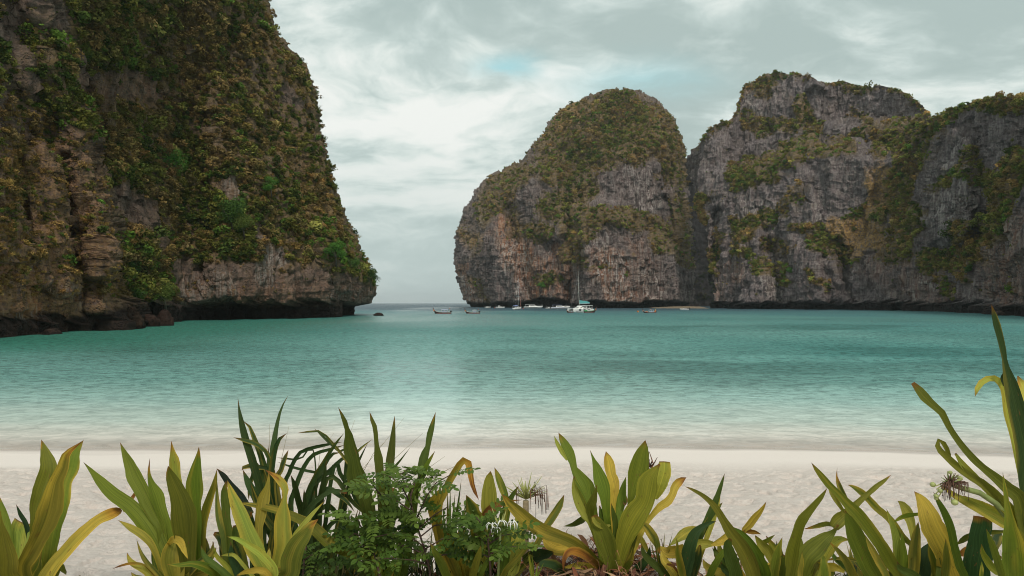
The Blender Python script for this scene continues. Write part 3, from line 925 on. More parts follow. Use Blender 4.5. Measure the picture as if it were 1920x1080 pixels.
def right_cliff():
    S = 1.8
    nu, nv = 640, 380
    top = [(1286, 312), (1289, 298), (1295, 285), (1305, 270), (1315, 252), (1330, 240), (1350, 230), (1368, 226), (1375, 220), (1380, 198), (1389, 172), (1400, 157), (1420, 147), (1450, 139), (1490, 136), (1520, 143), (1545, 157), (1560, 155), (1580, 152), (1600, 159), (1625, 166), (1650, 160), (1680, 167), (1705, 177), (1730, 197), (1746, 217), (1754, 225), (1765, 218), (1790, 209), (1820, 195), (1850, 187), (1880, 182), (1920, 181), (2000, 168), (2100, 150), (2260, 90)]
    s = np.concatenate([np.linspace(1286, 1300, 50, endpoint=False), np.linspace(1300, 1400, 120, endpoint=False), np.linspace(1400, 1950, 420, endpoint=False), np.linspace(1950, 2250, 50)])[None, :]
    v = np.linspace(0, 1, nv)[:, None]
    bx = np.interp(s, [1286, 1300, 1400, 1500, 2250], [1340, 1347, 1416, 1500, 2250])
    by = np.interp(bx, [1280, 1318, 1640, 1750, 1920, 2250], [588, 588, 593, 598, 608, 635])
    ty = interp(top, s)
    k = v ** 0.9
    PX = bx + (s - bx) * np.clip(k, 0, 1) ** 2.0
    PY = by + (ty - by) * k
    D = np.interp(PX, [1280, 1318, 1400, 1640, 1760, 1920, 2250], [585, 560, 530, 430, 355, 255, 150])
    h = EYE + (HOR - PY) / FPX * D
    D = D + 0.42 * np.clip(h - 4, 0, None)
    # left end turns away into the chasm
    t = np.clip((1372 - PX) / 90, 0, 1)
    D = D + 80 * (1 - np.sqrt(np.clip(1 - np.clip(t, 0, .995) ** 2.4, 0, 1)))
    # the high summit stands behind a ledge
    led = interp([(1300, 330), (1385, 330), (1420, 318), (1500, 290), (1525, 285), (1570, 290), (1640, 300), (1690, 300), (1752, 232), (1800, 100)], PX)
    D = D + 46 * sstep(8, -34, PY - led) * sstep(1330, 1400, PX)
    D = D + 38 * sstep(5, -16, PY - interp([(1500, 240), (1640, 235), (1690, 240), (1752, 222), (1800, 0)], PX)) * sstep(1530, 1575, PX) * sstep(1770, 1740, PX)
    # valley of bushes and the near headland at the right
    D = D + stroke(PX, PY, [([(1725, 270), (1690, 360), (1640, 440), (1620, 520)], 66, 6)])
    rg = interp([(150, 1985), (280, 1924), (370, 1878), (430, 1852), (480, 1840), (560, 1832), (620, 1830)], PY)
    D = D - 20 * sstep(-10, 34, PX - rg) + stroke(PX, PY, [([(1900, 300), (1850, 400), (1820, 500)], 30, 3)])
    D = D + stroke(PX, PY, [([(1530, 190), (1525, 300)], 34, 9), ([(1440, 460), (1460, 560)], 22, 9), ([(1570, 460), (1600, 560)], 18, 8), ([(1350, 400), (1345, 480)], 18, 12)])
    D = D - stroke(PX, PY, [([(1410, 460), (1420, 560)], 40, 12), ([(1500, 380), (1520, 560)], 40, 9), ([(1790, 280), (1790, 420)], 50, 14), ([(1660, 500), (1680, 570)], 30, 8)])
    P0 = rays(PX, PY, D)
    P, dsp = carve(P0, S, 43, amp=0.88)
    z = P[..., 2]
    nz = interp([(1300, 5.2), (1500, 5.4), (1620, 5.6), (1650, 6.8), (1700, 6.2), (1730, 5.0), (1790, 6.2), (1850, 4.6), (1920, 5), (2250, 4)], PX) + 1.0 * vn(PX / 11, PY * 0, 0.2, 97) + .6 * vn(PX / 4, PY * 0, .2, 98)
    nf = sstep(0, 1, np.clip((nz - z) / 2.0, 0, 1))
    P[..., 1] += nf * interp([(1300, 20), (1700, 14), (1920, 8)], PX)
    N = normals_of(P)
    PX0, PY0 = PX, PY
    PX, PY = warp_px(PX, PY, 26, 201, 26.0)
    n = fbm(PX / 30, PY / 26, 0.4, 4, 81)
    n2 = fbm(PX / 10, PY / 10, 0.8, 3, 86)
    rim = sstep(16, 3, PY - ty) * sstep(1290, 1320, s)
    veg = np.maximum(0.9 * rim * sstep(-.5, .3, n + .2), stroke(PX, PY, [
        ([(1420, 150), (1440, 170)], 26, .8), ([(1500, 190), (1525, 240), (1522, 275)], 26, .9), ([(1400, 225), (1420, 240), (1490, 235)], 22, .75), ([(1380, 330), (1440, 305), (1500, 285)], 24, 1.0), ([(1390, 345), (1450, 330)], 18, .7),
        ([(1530, 285), (1590, 280)], 18, .8), ([(1600, 215), (1620, 250)], 20, .6), ([(1640, 255), (1700, 245), (1750, 245)], 26, .75), ([(1690, 245), (1790, 215), (1840, 195), (1920, 200)], 22, .95), ([(1650, 290), (1700, 275), (1720, 270)], 22, .95),
        ([(1720, 290), (1690, 350), (1650, 390)], 44, 1.1), ([(1650, 360), (1610, 400), (1570, 440)], 32, .9), ([(1690, 380), (1720, 410), (1700, 450)], 36, .9), ([(1610, 420), (1660, 460), (1690, 470)], 38, .7), ([(1530, 450), (1580, 470)], 28, .9),
        ([(1500, 425), (1560, 430)], 18, .8), ([(1380, 440), (1430, 420), (1440, 410)], 22, .8), ([(1385, 470), (1400, 480)], 14, .7), ([(1470, 400), (1500, 355)], 16, .6), ([(1420, 500), (1440, 510)], 20, .8), ([(1476, 505), (1480, 530)], 13, 1.0), ([(1530, 520), (1545, 540)], 16, .7),
        ([(1445, 460), (1470, 470)], 20, .6), ([(1325, 380), (1322, 410)], 16, .9), ([(1345, 440), (1330, 500)], 16, .7), ([(1750, 490), (1780, 490), (1830, 470)], 32, .9), ([(1800, 320), (1830, 300), (1850, 345)], 22, .6), ([(1860, 350), (1900, 300)], 24, .6),
        ([(1920, 300), (1870, 390), (1850, 440)], 30, 1.0), ([(1805, 505), (1815, 520)], 18, .8), ([(1760, 530), (1775, 550)], 14, .6), ([(1880, 540), (1900, 550)], 16, .5), ([(1590, 495), (1570, 500)], 14, .6), ([(1830, 430), (1790, 440)], 24, .5), ([(1780, 340), (1770, 360)], 14, .5)]))
    veg = np.clip(veg * 1.12 + 0.5 * n * (veg > 0.05) + 0.28 * n2 + 0.0, 0, 1) * sstep(572, 560, PY)
    gold = stroke(PX, PY, [([(1640, 330), (1630, 380), (1600, 430)], 28, 1.0), ([(1570, 425), (1610, 440), (1650, 450)], 30, 1.1), ([(1610, 470), (1600, 480)], 14, .8), ([(1650, 450), (1650, 470)], 18, .6), ([(1510, 195), (1500, 210)], 18, .4), ([(1430, 150), (1400, 165)], 22, .35)])
    dry = np.clip(gold * (0.9 + 0.5 * n2), 0, 1)
    veg = veg * (1 - 0.9 * dry)
    green = stroke(PX, PY, [([(1390, 335), (1500, 285)], 26, .7), ([(1530, 285), (1590, 280)], 20, .6), ([(1690, 245), (1840, 195)], 22, .25), ([(1740, 500), (1790, 490)], 30, .4), ([(1476, 505), (1480, 530)], 14, .8), ([(1600, 400), (1660, 390)], 26, .25), ([(1700, 280), (1640, 300)], 20, .5)])
    rust = np.clip(stroke(PX, PY, [([(1650, 500), (1720, 540), (1760, 560)], 44, .32), ([(1860, 480), (1880, 560)], 44, .5), ([(1370, 510), (1385, 520)], 16, .5), ([(1340, 450), (1330, 560)], 24, .35), ([(1910, 420), (1920, 540)], 40, .5)]) + 0.1 * n + 0.03, 0, 1)
    pale = stroke(PX, PY, [([(1450, 500), (1460, 560)], 22, .7), ([(1400, 400), (1450, 400)], 30, .25), ([(1800, 300), (1780, 420)], 40, .3), ([(1745, 535)], 12, .7), ([(1530, 380), (1520, 420)], 20, .3), ([(1400, 190), (1420, 230)], 26, .35), ([(1695, 545), (1705, 570)], 10, .6)])
    pale = np.clip(pale + 0.24 + 0.2 * n, 0, 1)
    wet_dark = np.clip(sstep(3.4, 1.8, P[..., 2]) + 0.9 * nf, 0, 1)  # darkens the waterline band and the full undercut
    PX, PY = PX0, PY0
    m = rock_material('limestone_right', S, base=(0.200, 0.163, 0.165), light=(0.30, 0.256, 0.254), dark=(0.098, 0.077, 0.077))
    att = dict(rust=rust, pale=pale, soil=np.clip(veg * 1.1, 0, 1), dry=dry, wet_dark=wet_dark)
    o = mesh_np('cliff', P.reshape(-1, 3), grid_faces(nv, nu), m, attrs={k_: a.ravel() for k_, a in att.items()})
    tag(o, 'long grey limestone cliff on the right of the bay', 'cliff', kind='structure')
    plant_slope('bushes', P, N, veg, dry, 11000, 1.42, 51, 'scrub on ledges and gullies of the right cliff', [1.8, 1.3, 3.0, .6, .4, .4, 1.1, 1.1], 0.10, PX, PY, green, tone=1.18)
    return P, PX, PY


RP, RPX, RPY = right_cliff()


def chasm():
    """rock wall closing the cleft between the two far cliffs"""
    nv, nu = 120, 40
    v = np.linspace(0, 1, nv)[:, None]
    u = np.linspace(0, 1, nu)[None, :]
    PX = 1262 + 90 * u + 0 * v
    PY = 584 + (interp([(1262, 280), (1285, 300), (1295, 300), (1352, 270)], PX) - 584) * v
    D = 880 + 60 * v + 10 * u
    P, _ = carve(rays(PX, PY, D), 2.0, 63)
    m = rock_material('chasm_painted_shade', 2.0, base=(0.035, 0.029, 0.029), light=(0.055, 0.047, 0.047), dark=(0.02, 0.017, 0.017))  # shadow of the cleft painted in as near-black rock colour
    z0 = np.zeros(PX.size)
    soil = np.clip(0.7 + 0.5 * fbm(PX / 14, PY / 20, .3, 3, 9), 0, 1)
    o = mesh_np('cliff', P.reshape(-1, 3), grid_faces(nv, nu), m, attrs=dict(rust=z0, pale=z0, soil=z0, dry=z0, wet_dark=sstep(4, 2, P[..., 2]).ravel()))
    tag(o, 'rock wall at the back of the narrow cleft, shade painted into its colour', 'cliff', kind='structure')
    plant_slope('bushes', P, normals_of(P), np.clip(sstep(440, 520, PY) + .25, 0, 1), 0 * PX, 200, 2.2, 71, 'dark green bushes in the narrow cleft, darkened further to paint its shade', [.5, 3, 2, .3, .02, .02, .4, .1], 0.0, tone=0.35)  # low tone puts the cleft's shade into the leaf colour


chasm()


# little beach under the cleft, boulders
def cove_beach():
    pts = [(1236, 577.2), (1250, 575.2), (1262, 573.8), (1278, 572.8), (1300, 572.4), (1316, 572.6), (1326, 576.9)]
    nv, nu = 14, 60
    u = np.linspace(0, 1, nu)[None, :]
    v = np.linspace(0, 1, nv)[:, None]
    X0 = np.interp(u, [0, 1], [(1232 - 960) / FPX * 560, (1330 - 960) / FPX * 560]) + 0 * v
    hgt = np.interp(u, [0, .12, .3, .5, .8, .95, 1], [0, .5, .9, 1.3, 1.5, 1.1, 0.1])
    Y = 556 + 40 * v + 0 * u + 3 * vn(u * 9, v, 0, 3)
    Z = -0.4 + (hgt + .5) * np.clip(v * 2.6, 0, 1) ** 0.8 + 0.25 * fbm(u * 30, v * 9, 0, 3, 4)
    m = principled('cove_sand', (0.20, 0.15, 0.10), 0.95, spec=0.1, grain=0.25, gscale=0.6)
    o = mesh_np('beach', np.stack([X0, Y, Z], -1).reshape(-1, 3), grid_faces(nv, nu), m)
    tag(o, 'small strip of tan sand beneath the narrow cleft', 'beach', kind='structure')


cove_beach()


def boulder(px, py_base, d, w, h, dep, label, seed, col=(0.085, 0.055, 0.042), top=1.0):
    n, mm = 44, 26
    th = np.linspace(0, 2 * np.pi, n)[None, :]
    ph = np.linspace(-0.5, 1.5708, mm)[:, None]
    x = np.cos(th) * np.cos(ph); y = np.sin(th) * np.cos(ph); z = np.sin(ph) + 0 * th
    f = 1 + 0.30 * fbm(x * 1.3 + seed, y * 1.3, z * 1.3, 3, seed) + 0.16 * fbm(x * 4 + seed, y * 4, z * 4, 3, seed + 3, ridged=True)
    f[:, -1] = f[:, 0]
    V = np.stack([x * f * w / 2, y * f * dep / 2, z * f * h * top], -1).reshape(-1, 3)
    m = rock_material('boulder_rock', 0.35, base=col, light=tuple(c * 1.8 for c in col), dark=tuple(c * .4 for c in col))
    z0 = np.zeros(len(V))
    o = mesh_np('boulder', V, grid_faces(mm, n), m, attrs=dict(rust=z0 + .05, pale=z0, soil=z0, dry=z0, wet_dark=sstep(0.5, 0.1, V[:, 2])))
    c = W(px, py_base, d)
    o.location = (c.x, d, -0.05)
    o.rotation_euler = (0, 0, seed * 0.7)
    tag(o, label, 'rock')


boulder(709, 592, 240, 3.5, 0.95, 2.6, 'small dark pointed rock alone off the tip of the left headland', 4, (0.04, 0.028, 0.026))
boulder(98, 626, 98, 2.2, 0.9, 1.8, 'low brown rock in the water at the foot of the left buttress', 6, (0.045, 0.03, 0.024))
boulder(240, 612, 122, 6.8, 3.3, 5, 'biggest reddish brown boulder below the green grove', 8, (0.042, 0.026, 0.017))  # this and the next two: deep shade at the cliff foot put into their colour
boulder(275, 610, 130, 4.4, 2.1, 4, 'flat reddish boulder between two others below the grove', 9, (0.034, 0.020, 0.016))
boulder(309, 608, 136, 2.9, 2.9, 3, 'rounded purplish boulder at the mouth of the sea undercut', 12, (0.034, 0.021, 0.018))
boulder(1873, 592, 248, 4.6, 1.7, 4, 'flat brown boulder at the foot of the right cliff', 14, (0.11, 0.08, 0.065))

# ---------------------------------------------------------------- boats
B_WHITE = principled('boat_white', (0.84, 0.83, 0.80), 0.35)
B_CREAM = principled('boat_cream', (0.66, 0.62, 0.55), 0.5)
B_WOOD = principled('dark_varnished_wood', (0.060, 0.026, 0.020), 0.45, grain=0.4, gscale=3)
B_RED = principled('red_bottom_paint', (0.30, 0.045, 0.035), 0.5)
B_ORANGE = principled('orange_cloth', (0.75, 0.20, 0.035), 0.8)
B_GLASS = principled('tinted_glass', (0.03, 0.035, 0.045), 0.12)
B_DARK = principled('black_metal', (0.03, 0.03, 0.032), 0.4)
B_BLUE = principled('blue_canvas', (0.20, 0.25, 0.45), 0.8)
B_LILAC = principled('pale_blue_canvas', (0.40, 0.43, 0.55), 0.8)
B_TEAL = principled('teal_sail_cover', (0.10, 0.36, 0.37), 0.8)
B_GREEN = principled('green_paint', (0.06, 0.38, 0.14), 0.5)
B_ALU = principled('mast_aluminium', (0.72, 0.72, 0.72), 0.35, metal=0.3)
B_YEL = principled('yellow_cloth', (0.72, 0.52, 0.06), 0.8)


def hull_mesh(L, beam, secs, cols_open=True):
    """secs: (x, half width, keel z, deck z, flare); bow towards +x. closed hull with a deck"""
    mb = MB()
    rings = []
    for x, w, k, d, fl in secs:
        rings.append([(x, 0, k), (x, w * fl, k + (d - k) * .28), (x, w * .93, k + (d - k) * .68), (x, w, d), (x, 0, d + .03 * w), (x, -w, d), (x, -w * .93, k + (d - k) * .68), (x, -w * fl, k + (d - k) * .28)])
    return mb.loft(rings)


def place(root, px, d, rz, sc_=1.0):
    c = W(px, HOR, d)
    root.location = (c.x, d, 0)
    root.rotation_euler = (0, 0, rz)
    root.scale = (sc_, sc_, sc_)


def longtail(px, d, rz, label, canopy_col, hull_col=None, sc_=1.0, group='longtail boats moored in the bay', cloth=False, band=None, short_canopy=False):
    """bow towards +x, 9 m long"""
    root = empty('longtail_boat')
    tag(root, label, 'boat', group)
    hm = hull_col or B_WOOD
    secs = [(-3.7, .72, -.30, .62, .62), (-2.5, .86, -.34, .60, .66), (0, .92, -.34, .58, .68), (1.8, .80, -.32, .68, .6), (3.0, .48, -.24, .92, .5), (3.8, .17, .05, 1.30, .4), (4.15, .06, .75, 1.75, .4)]
    hull_mesh(8, 1.8, secs).build('hull', hm, root, True)
    # painted strip along the water
    for sgn in (1, -1):
        mb = MB()
        pts = [(-3.7, sgn * .66), (-2.5, sgn * .82), (0, sgn * .90), (1.8, sgn * .75), (3.0, sgn * .42)]
        for (x0, y0), (x1, y1) in zip(pts[:-1], pts[1:]):
            mb.add([(x0, y0, .02), (x1, y1, .02), (x1, y1 + sgn * .04, .22), (x0, y0 + sgn * .04, .22)], [(0, 1, 2, 3)])
        mb.build('waterline_strip', B_RED, root)
    for sgn in (1, -1):
        rl = MB()
        rl.tube([(-3.7, sgn * .74, .64), (-2.5, sgn * .88, .62), (0, sgn * .94, .60), (1.8, sgn * .82, .70), (3.0, sgn * .5, .94), (3.9, sgn * .14, 1.4)], .045, 5)
        rl.build('gunwale', band or B_CREAM, root)
    MB().loft([[(3.75, -.07, 1.0), (3.75, .07, 1.0), (4.05, .05, 1.0), (4.05, -.05, 1.0)], [(4.15, -.08, 1.7), (4.15, .08, 1.7), (4.42, .06, 1.65), (4.42, -.06, 1.65)],
               [(4.45, -.09, 2.35), (4.45, .09, 2.35), (4.78, .06, 2.3), (4.78, -.06, 2.3)], [(4.60, -.07, 2.85), (4.60, .07, 2.85), (4.95, .05, 2.75), (4.95, -.05, 2.75)]]).build('prow_post', B_WOOD, root)
    g = MB()
    for k in range(5):
        g.ball((4.18 + .05 * k, 0, 1.35 + .14 * k), .19 - .01 * k, 7, 5, (1, 1.1, .7))
    g.tube([(4.4, .14, 1.6), (4.55, .18, 1.1), (4.5, .2, .7)], [.06, .07, .02], 5)
    g.build('garland', B_ORANGE, root, True)
    x0, x1 = (-2.3, .9) if not short_canopy else (-2.0, .2)
    mb = MB()
    rings = []
    for x in np.linspace(x0, x1, 6):
        bow_ = .06 * math.cos((x - (x0 + x1) / 2) / (x1 - x0) * 3)
        rings.append([(x, y, 1.78 + .16 * math.cos(y * 1.7) + bow_ - off) for off, ys in ((0, (-.9, -.45, 0, .45, .9)), (.05, (.9, .45, 0, -.45, -.9))) for y in ys])
    mb.loft(rings).build('canopy', canopy_col, root, True)
    for x in (x0 + .15, (x0 + x1) / 2, x1 - .15):
        for sgn in (1, -1):
            MB().tube([(x, sgn * .84, .58), (x, sgn * .84, 1.82)], .035, 5).build('canopy_post', B_CREAM, root)
    for sgn in (1, -1):
        mb = MB()
        mb.box(x0 + .3, x1 - .3, sgn * .86 - .015, sgn * .86 + .015, .66, 1.05 if not short_canopy else 1.2)
        mb.build('side_screen', B_GREEN if band is B_GREEN else B_LILAC, root)
    for k in range(3):
        MB().box(x0 + .5 + k * .85, x0 + .85 + k * .85, -.75, .75, .55, .82).build('bench', B_CREAM, root)
    en = MB().box(-3.95, -3.1, -.28, .28, .75, 1.35)
    en.tube([(-3.5, 0, .6), (-3.5, 0, 1.2)], .08, 6).tube([(-3.2, 0, 1.2), (-2.5, .1, 1.45)], .03, 5)
    e = en.build('engine', B_DARK, root)
    MB().tube([(-3.9, 0, 1.05), (-5.4, 0, .62), (-6.5, 0, .25)], .04, 5).build('propeller_shaft', B_DARK, e)
    MB().tube([(-2.9, .5, .6), (-2.9, .5, 2.5)], .03, 5).build('flag_pole', B_CREAM, root)
    MB().add([(-2.9, .5, 2.48), (-2.9, .5, 2.1), (-3.35, .55, 2.08), (-3.35, .52, 2.42)], [(0, 1, 2, 3)]).build('flag', B_RED if not cloth else B_YEL, root)
    if cloth:
        for (x, y, z, r) in [(-3.3, .4, 1.15, .34), (-3.1, -.3, 1.35, .32), (-2.75, .5, 1.0, .3), (-3.4, 0, 1.6, .26), (1.9, 0, .95, .34), (2.5, .1, 1.1, .3), (-.4, 0, 2.02, .28)]:
            MB().ball((x, y, z), r, 7, 5, (1.2, .8, .8)).build('life_jacket', B_ORANGE, root, True)
    place(root, px, d, rz, sc_)
    return root


def speedboat(px, d, rz, label, L=12.0, roof=B_WHITE, group='white motor boats below the domed cliff', flybridge=False, sc_=1.0):
    root = empty('speedboat')
    tag(root, label, 'boat', group)
    h = L / 2
    k = L / 12
    secs = [(-h, 1.45 * k, -.35, 1.0 * k, .72), (-h * .5, 1.6 * k, -.4, 1.05 * k, .7), (0, 1.62 * k, -.4, 1.15 * k, .62), (h * .45, 1.3 * k, -.3, 1.3 * k, .5), (h * .8, .62 * k, .1, 1.5 * k, .4), (h, .05, .9 * k, 1.65 * k, .4)]
    hull_mesh(L, 3.2, secs).build('hull', B_WHITE, root, True)
    for s in (1, -1):
        mb = MB()
        pts = [(-h * .98, 1.43 * k), (-h * .5, 1.6 * k), (0, 1.62 * k), (h * .4, 1.34 * k)]
        for (x0, y0), (x1, y1) in zip(pts[:-1], pts[1:]):
            mb.add([(x0, s * (y0 + .02), .62 * k), (x1, s * (y1 + .02), .68 * k), (x1, s * (y1 + .03), .84 * k), (x0, s * (y0 + .03), .78 * k)], [(0, 1, 2, 3)])
        mb.build('rubbing_strake', B_BLUE if roof is B_BLUE else B_DARK, root)
    cab = MB().loft([[(x, -w, z0), (x, w, z0), (x, w * .86, z1), (x, -w * .86, z1)] for x, w, z0, z1 in ((-h * .45, 1.25 * k, 1.05 * k, 1.9 * k), (h * .05, 1.25 * k, 1.1 * k, 1.95 * k), (h * .42, .95 * k, 1.2 * k, 1.35 * k))])
    cab.build('cabin', B_WHITE, root)
    for s in (1, -1):
        MB().add([(-h * .40, s * 1.235 * k, 1.35 * k), (h * .05, s * 1.24 * k, 1.38 * k), (h * .22, s * 1.14 * k, 1.38 * k), (h * .05, s * 1.13 * k, 1.80 * k), (-h * .40, s * 1.12 * k, 1.76 * k)], [(0, 1, 2, 3, 4)]).build('side_window', B_GLASS, root)
    MB().add([(h * .08, -1.0 * k, 1.93 * k), (h * .08, 1.0 * k, 1.93 * k), (h * .40, .85 * k, 1.42 * k), (h * .40, -.85 * k, 1.42 * k)], [(0, 1, 2, 3)]).build('windscreen', B_GLASS, root)
    MB().box(-h * .86, h * .16, -1.3 * k, 1.3 * k, 2.28 * k, 2.38 * k).build('roof', roof, root)
    for x in (-h * .8, -h * .3, h * .08):
        for s in (1, -1):
            MB().tube([(x, s * 1.2 * k, 1.0 * k), (x, s * 1.2 * k, 2.3 * k)], .04, 5).build('roof_post', B_ALU, root)
    for y in (-.55, .55):
        e = MB().box(-h - .65, -h - .05, y * k - .24, y * k + .24, .75, 1.45).box(-h - .5, -h - .2, y * k - .08, y * k + .08, -.4, .8)
        e.build('outboard_engine', B_DARK, root)
    if flybridge:
        MB().box(-h * .45, -h * .05, -.8 * k, .8 * k, 2.39 * k, 2.9 * k).build('flybridge', B_WHITE, root)
        MB().tube([(-h * .4, 0, 2.4 * k), (-h * .45, 0, 3.6 * k)], .05, 5).build('antenna', B_ALU, root)
    rail = MB().tube([(h * .3, 1.25 * k, 1.9 * k), (h * .8, .6 * k, 2.1 * k), (h * .98, 0, 2.2 * k), (h * .8, -.6 * k, 2.1 * k), (h * .3, -1.25 * k, 1.9 * k)], .03, 5)
    rail.build('bow_rail', B_ALU, root)
    place(root, px, d, rz, sc_)
    return root


def yacht(px, d, rz, label, mast_h=21.0):
    root = empty('sailing_yacht')
    tag(root, label, 'boat')
    secs = [(-4.8, 1.4, .1, 1.2, .6), (-2.5, 1.85, -.5, 1.25, .5), (0.5, 1.95, -.6, 1.3, .48), (3.2, 1.25, -.4, 1.45, .42), (4.9, .35, .1, 1.6, .4), (5.4, .04, 1.0, 1.66, .4)]
    hull_mesh(10, 3.8, secs).build('hull', B_WHITE, root, True)
    MB().loft([[(x, -w, 1.2), (x, w, 1.2), (x, w * .8, z), (x, -w * .8, z)] for x, w, z in ((-1.6, 1.2, 1.9), (.8, 1.15, 1.85), (2.6, .6, 1.45))]).build('cabin', B_WHITE, root)
    for s in (1, -1):
        MB().add([(-1.2, s * 1.17, 1.42), (1.4, s * 1.02, 1.42), (1.1, s * .93, 1.68), (-1.2, s * 1.03, 1.72)], [(0, 1, 2, 3)]).build('cabin_window', B_GLASS, root)
    MB().tube([(1.2, 0, 1.2), (1.2, 0, mast_h)], .075, 7).build('mast', B_ALU, root)
    for z in (mast_h * .42, mast_h * .7):
        MB().tube([(1.2, -1.3, z), (1.2, 1.3, z)], .05, 5).build('spreader', B_ALU, root)
    MB().tube([(5.2, 0, 1.7), (1.3, 0, mast_h - 1)], [.16, .06], 6).build('furled_jib', principled('rust_red_sailcloth', (0.28, 0.07, 0.045), 0.85), root)
    MB().tube([(1.2, 0, 2.6), (-3.4, 0, 2.7)], .09, 6).build('boom', B_ALU, root)
    MB().tube([(1.0, 0, 2.85), (-1.0, 0, 2.95), (-3.2, 0, 2.85)], [.2, .26, .12], 7).build('sail_cover', B_BLUE, root, True)
    MB().loft([[(x, -1.3, z - .05), (x, 1.3, z - .05), (x, 1.2, z + .06), (x, -1.2, z + .06)] for x, z in ((-4.2, 2.5), (-3.0, 2.75), (-1.8, 2.55))]).build('bimini', B_BLUE, root)
    for x, y in ((-4.1, 1.2), (-4.1, -1.2), (-1.9, 1.2), (-1.9, -1.2)):
        MB().tube([(x, y, 1.2), (x, y, 2.52)], .035, 5).build('bimini_post', B_ALU, root)
    for s in (1, -1):
        MB().tube([(-4.7, s * 1.35, 1.85), (-2, s * 1.85, 1.9), (1, s * 1.9, 1.95), (3.6, s * 1.1, 2.05), (5.3, 0, 2.2)], .025, 4).build('guard_rail', B_ALU, root)
        MB().tube([(1.2, s * 1.85, 1.3), (1.2, s * .9, mast_h * .7), (1.2, 0, mast_h - .5)], .018, 4).build('shroud', B_ALU, root)
    place(root, px, d, rz)
    return root


def catamaran(px, d, rz, label):
    root = empty('sailing_catamaran')
    tag(root, label, 'boat')
    for s in (1, -1):
        secs = [(-6.2, .75, .05, .7, .6), (-5.0, .85, -.4, 1.55, .55), (-1, .9, -.5, 1.75, .5), (3, .75, -.45, 1.8, .45), (5.4, .3, -.3, 1.75, .4), (6.2, .05, .0, 1.7, .4)]
        mb = MB()
        rings = [[(x, s * 2.7, k), (x, s * 2.7 + w * fl, k + .4), (x, s * 2.7 + w, d_ * .7), (x, s * 2.7 + w, d_), (x, s * 2.7 - w, d_), (x, s * 2.7 - w, d_ * .7), (x, s * 2.7 - w * fl, k + .4)] for x, w, k, d_, fl in secs]
        mb.loft(rings).build('hull', B_WHITE, root, True)
        for xa in (-3.2, -.6, 2.0):
            MB().box(xa, xa + 1.2, s * 3.62 - .03, s * 3.62 + .03, 1.18, 1.45).build('hull_window', B_GLASS, root)
    MB().box(-4.8, 2.6, -2.0, 2.0, .95, 1.72).build('bridge_deck', B_WHITE, root)
    MB().loft([[(x, -w, 1.7), (x, w, 1.7), (x, w * .88, z), (x, -w * .88, z)] for x, w, z in ((-2.2, 2.3, 3.0), (.4, 2.3, 3.05), (2.8, 1.7, 2.0))]).build('saloon', B_WHITE, root)
    for s in (1, -1):
        MB().add([(-1.9, s * 2.26, 2.1), (1.3, s * 2.16, 2.1), (.4, s * 2.10, 2.75), (-1.9, s * 2.11, 2.75)], [(0, 1, 2, 3)]).build('saloon_window', B_GLASS, root)
    MB().add([(.55, -1.9, 2.92), (.55, 1.9, 2.92), (2.5, 1.6, 2.15), (2.5, -1.6, 2.15)], [(0, 1, 2, 3)]).build('windscreen', B_GLASS, root)
    MB().box(-5.6, .6, -2.4, 2.4, 3.12, 3.28).build('hard_top', B_WHITE, root)
    for x, y in ((-5.3, 2.2), (-5.3, -2.2), (-3.6, 2.2), (-3.6, -2.2)):
        MB().tube([(x, y, 1.6), (x, y, 3.15)], .06, 5).build('top_post', B_WHITE, root)
    MB().tube([(.9, 0, 2.9), (1.25, 0, 11), (1.6, 0, 20.6)], [.11, .09, .05], 7).build('mast', B_CREAM, root)
    for z in (9.5, 14.5):
        MB().tube([(1.25, -1.5, z), (1.25, 1.5, z)], .05, 5).build('spreader', B_ALU, root)
    MB().tube([(.9, 0, 4.1), (-5.2, 0, 4.3)], .12, 6).build('boom', B_ALU, root)
    MB().loft([[(x, -.28, z), (x, .28, z), (x, .2, z + h), (x, -.2, z + h)] for x, z, h in ((.8, 4.15, 1.75), (-.6, 4.2, 1.5), (-3.4, 4.3, 1.05), (-5.1, 4.35, .6))]).build('sail_cover', B_TEAL, root)
    MB().box(2.6, 5.6, -2.1, 2.1, 1.52, 1.58).build('trampoline', principled('grey_net', (0.22, 0.23, 0.23), .9), root)
    MB().tube([(6.0, -2.7, 1.72), (6.0, 2.7, 1.72)], .1, 6).build('cross_beam', B_ALU, root)
    MB().tube([(6.0, 0, 1.8), (1.5, 0, 17.5)], .022, 4).build('forestay', B_ALU, root)
    for s in (1, -1):
        MB().tube([(-4.8, s * 3.5, 2.3), (0, s * 3.55, 2.4), (4.5, s * 3.1, 2.4), (6.1, s * 2.7, 2.4)], .03, 4).build('guard_rail', B_ALU, root)
    place(root, px, d, rz)
    return root


R_ = math.radians
longtail(831, 288, R_(176), 'dark longtail boat with pale canopy, farthest from the domed cliff', B_LILAC, sc_=.92)
longtail(887, 290, R_(170), 'dark longtail boat with small white awning, off the left foot of the domed cliff', B_WHITE, sc_=.78, short_canopy=True)
longtail(1219, 303, R_(174), 'longtail boat heaped with orange life jackets under a pale canopy', B_LILAC, sc_=.72, cloth=True, band=B_WHITE)
longtail(1101, 322, R_(4), 'dark longtail boat with green side band beside the catamaran', B_DARK, sc_=.95, band=B_GREEN, short_canopy=True)
longtail(1069, 318, R_(232), 'longtail boat seen almost end on, orange prow cloth before the catamaran bow', B_WOOD, sc_=.62, short_canopy=True)
yacht(970, 445, R_(62), 'white sailing yacht with tall mast and rust red furled jib')
catamaran(1089, 345, R_(206), 'white sailing catamaran with teal sail cover and tall mast')
speedboat(915, 600, R_(55), 'small white open boat nearest the left foot of the domed cliff', 8)
speedboat(938, 590, R_(20), 'small white boat with a roof, just left of the sailing yacht', 8.5, flybridge=True)
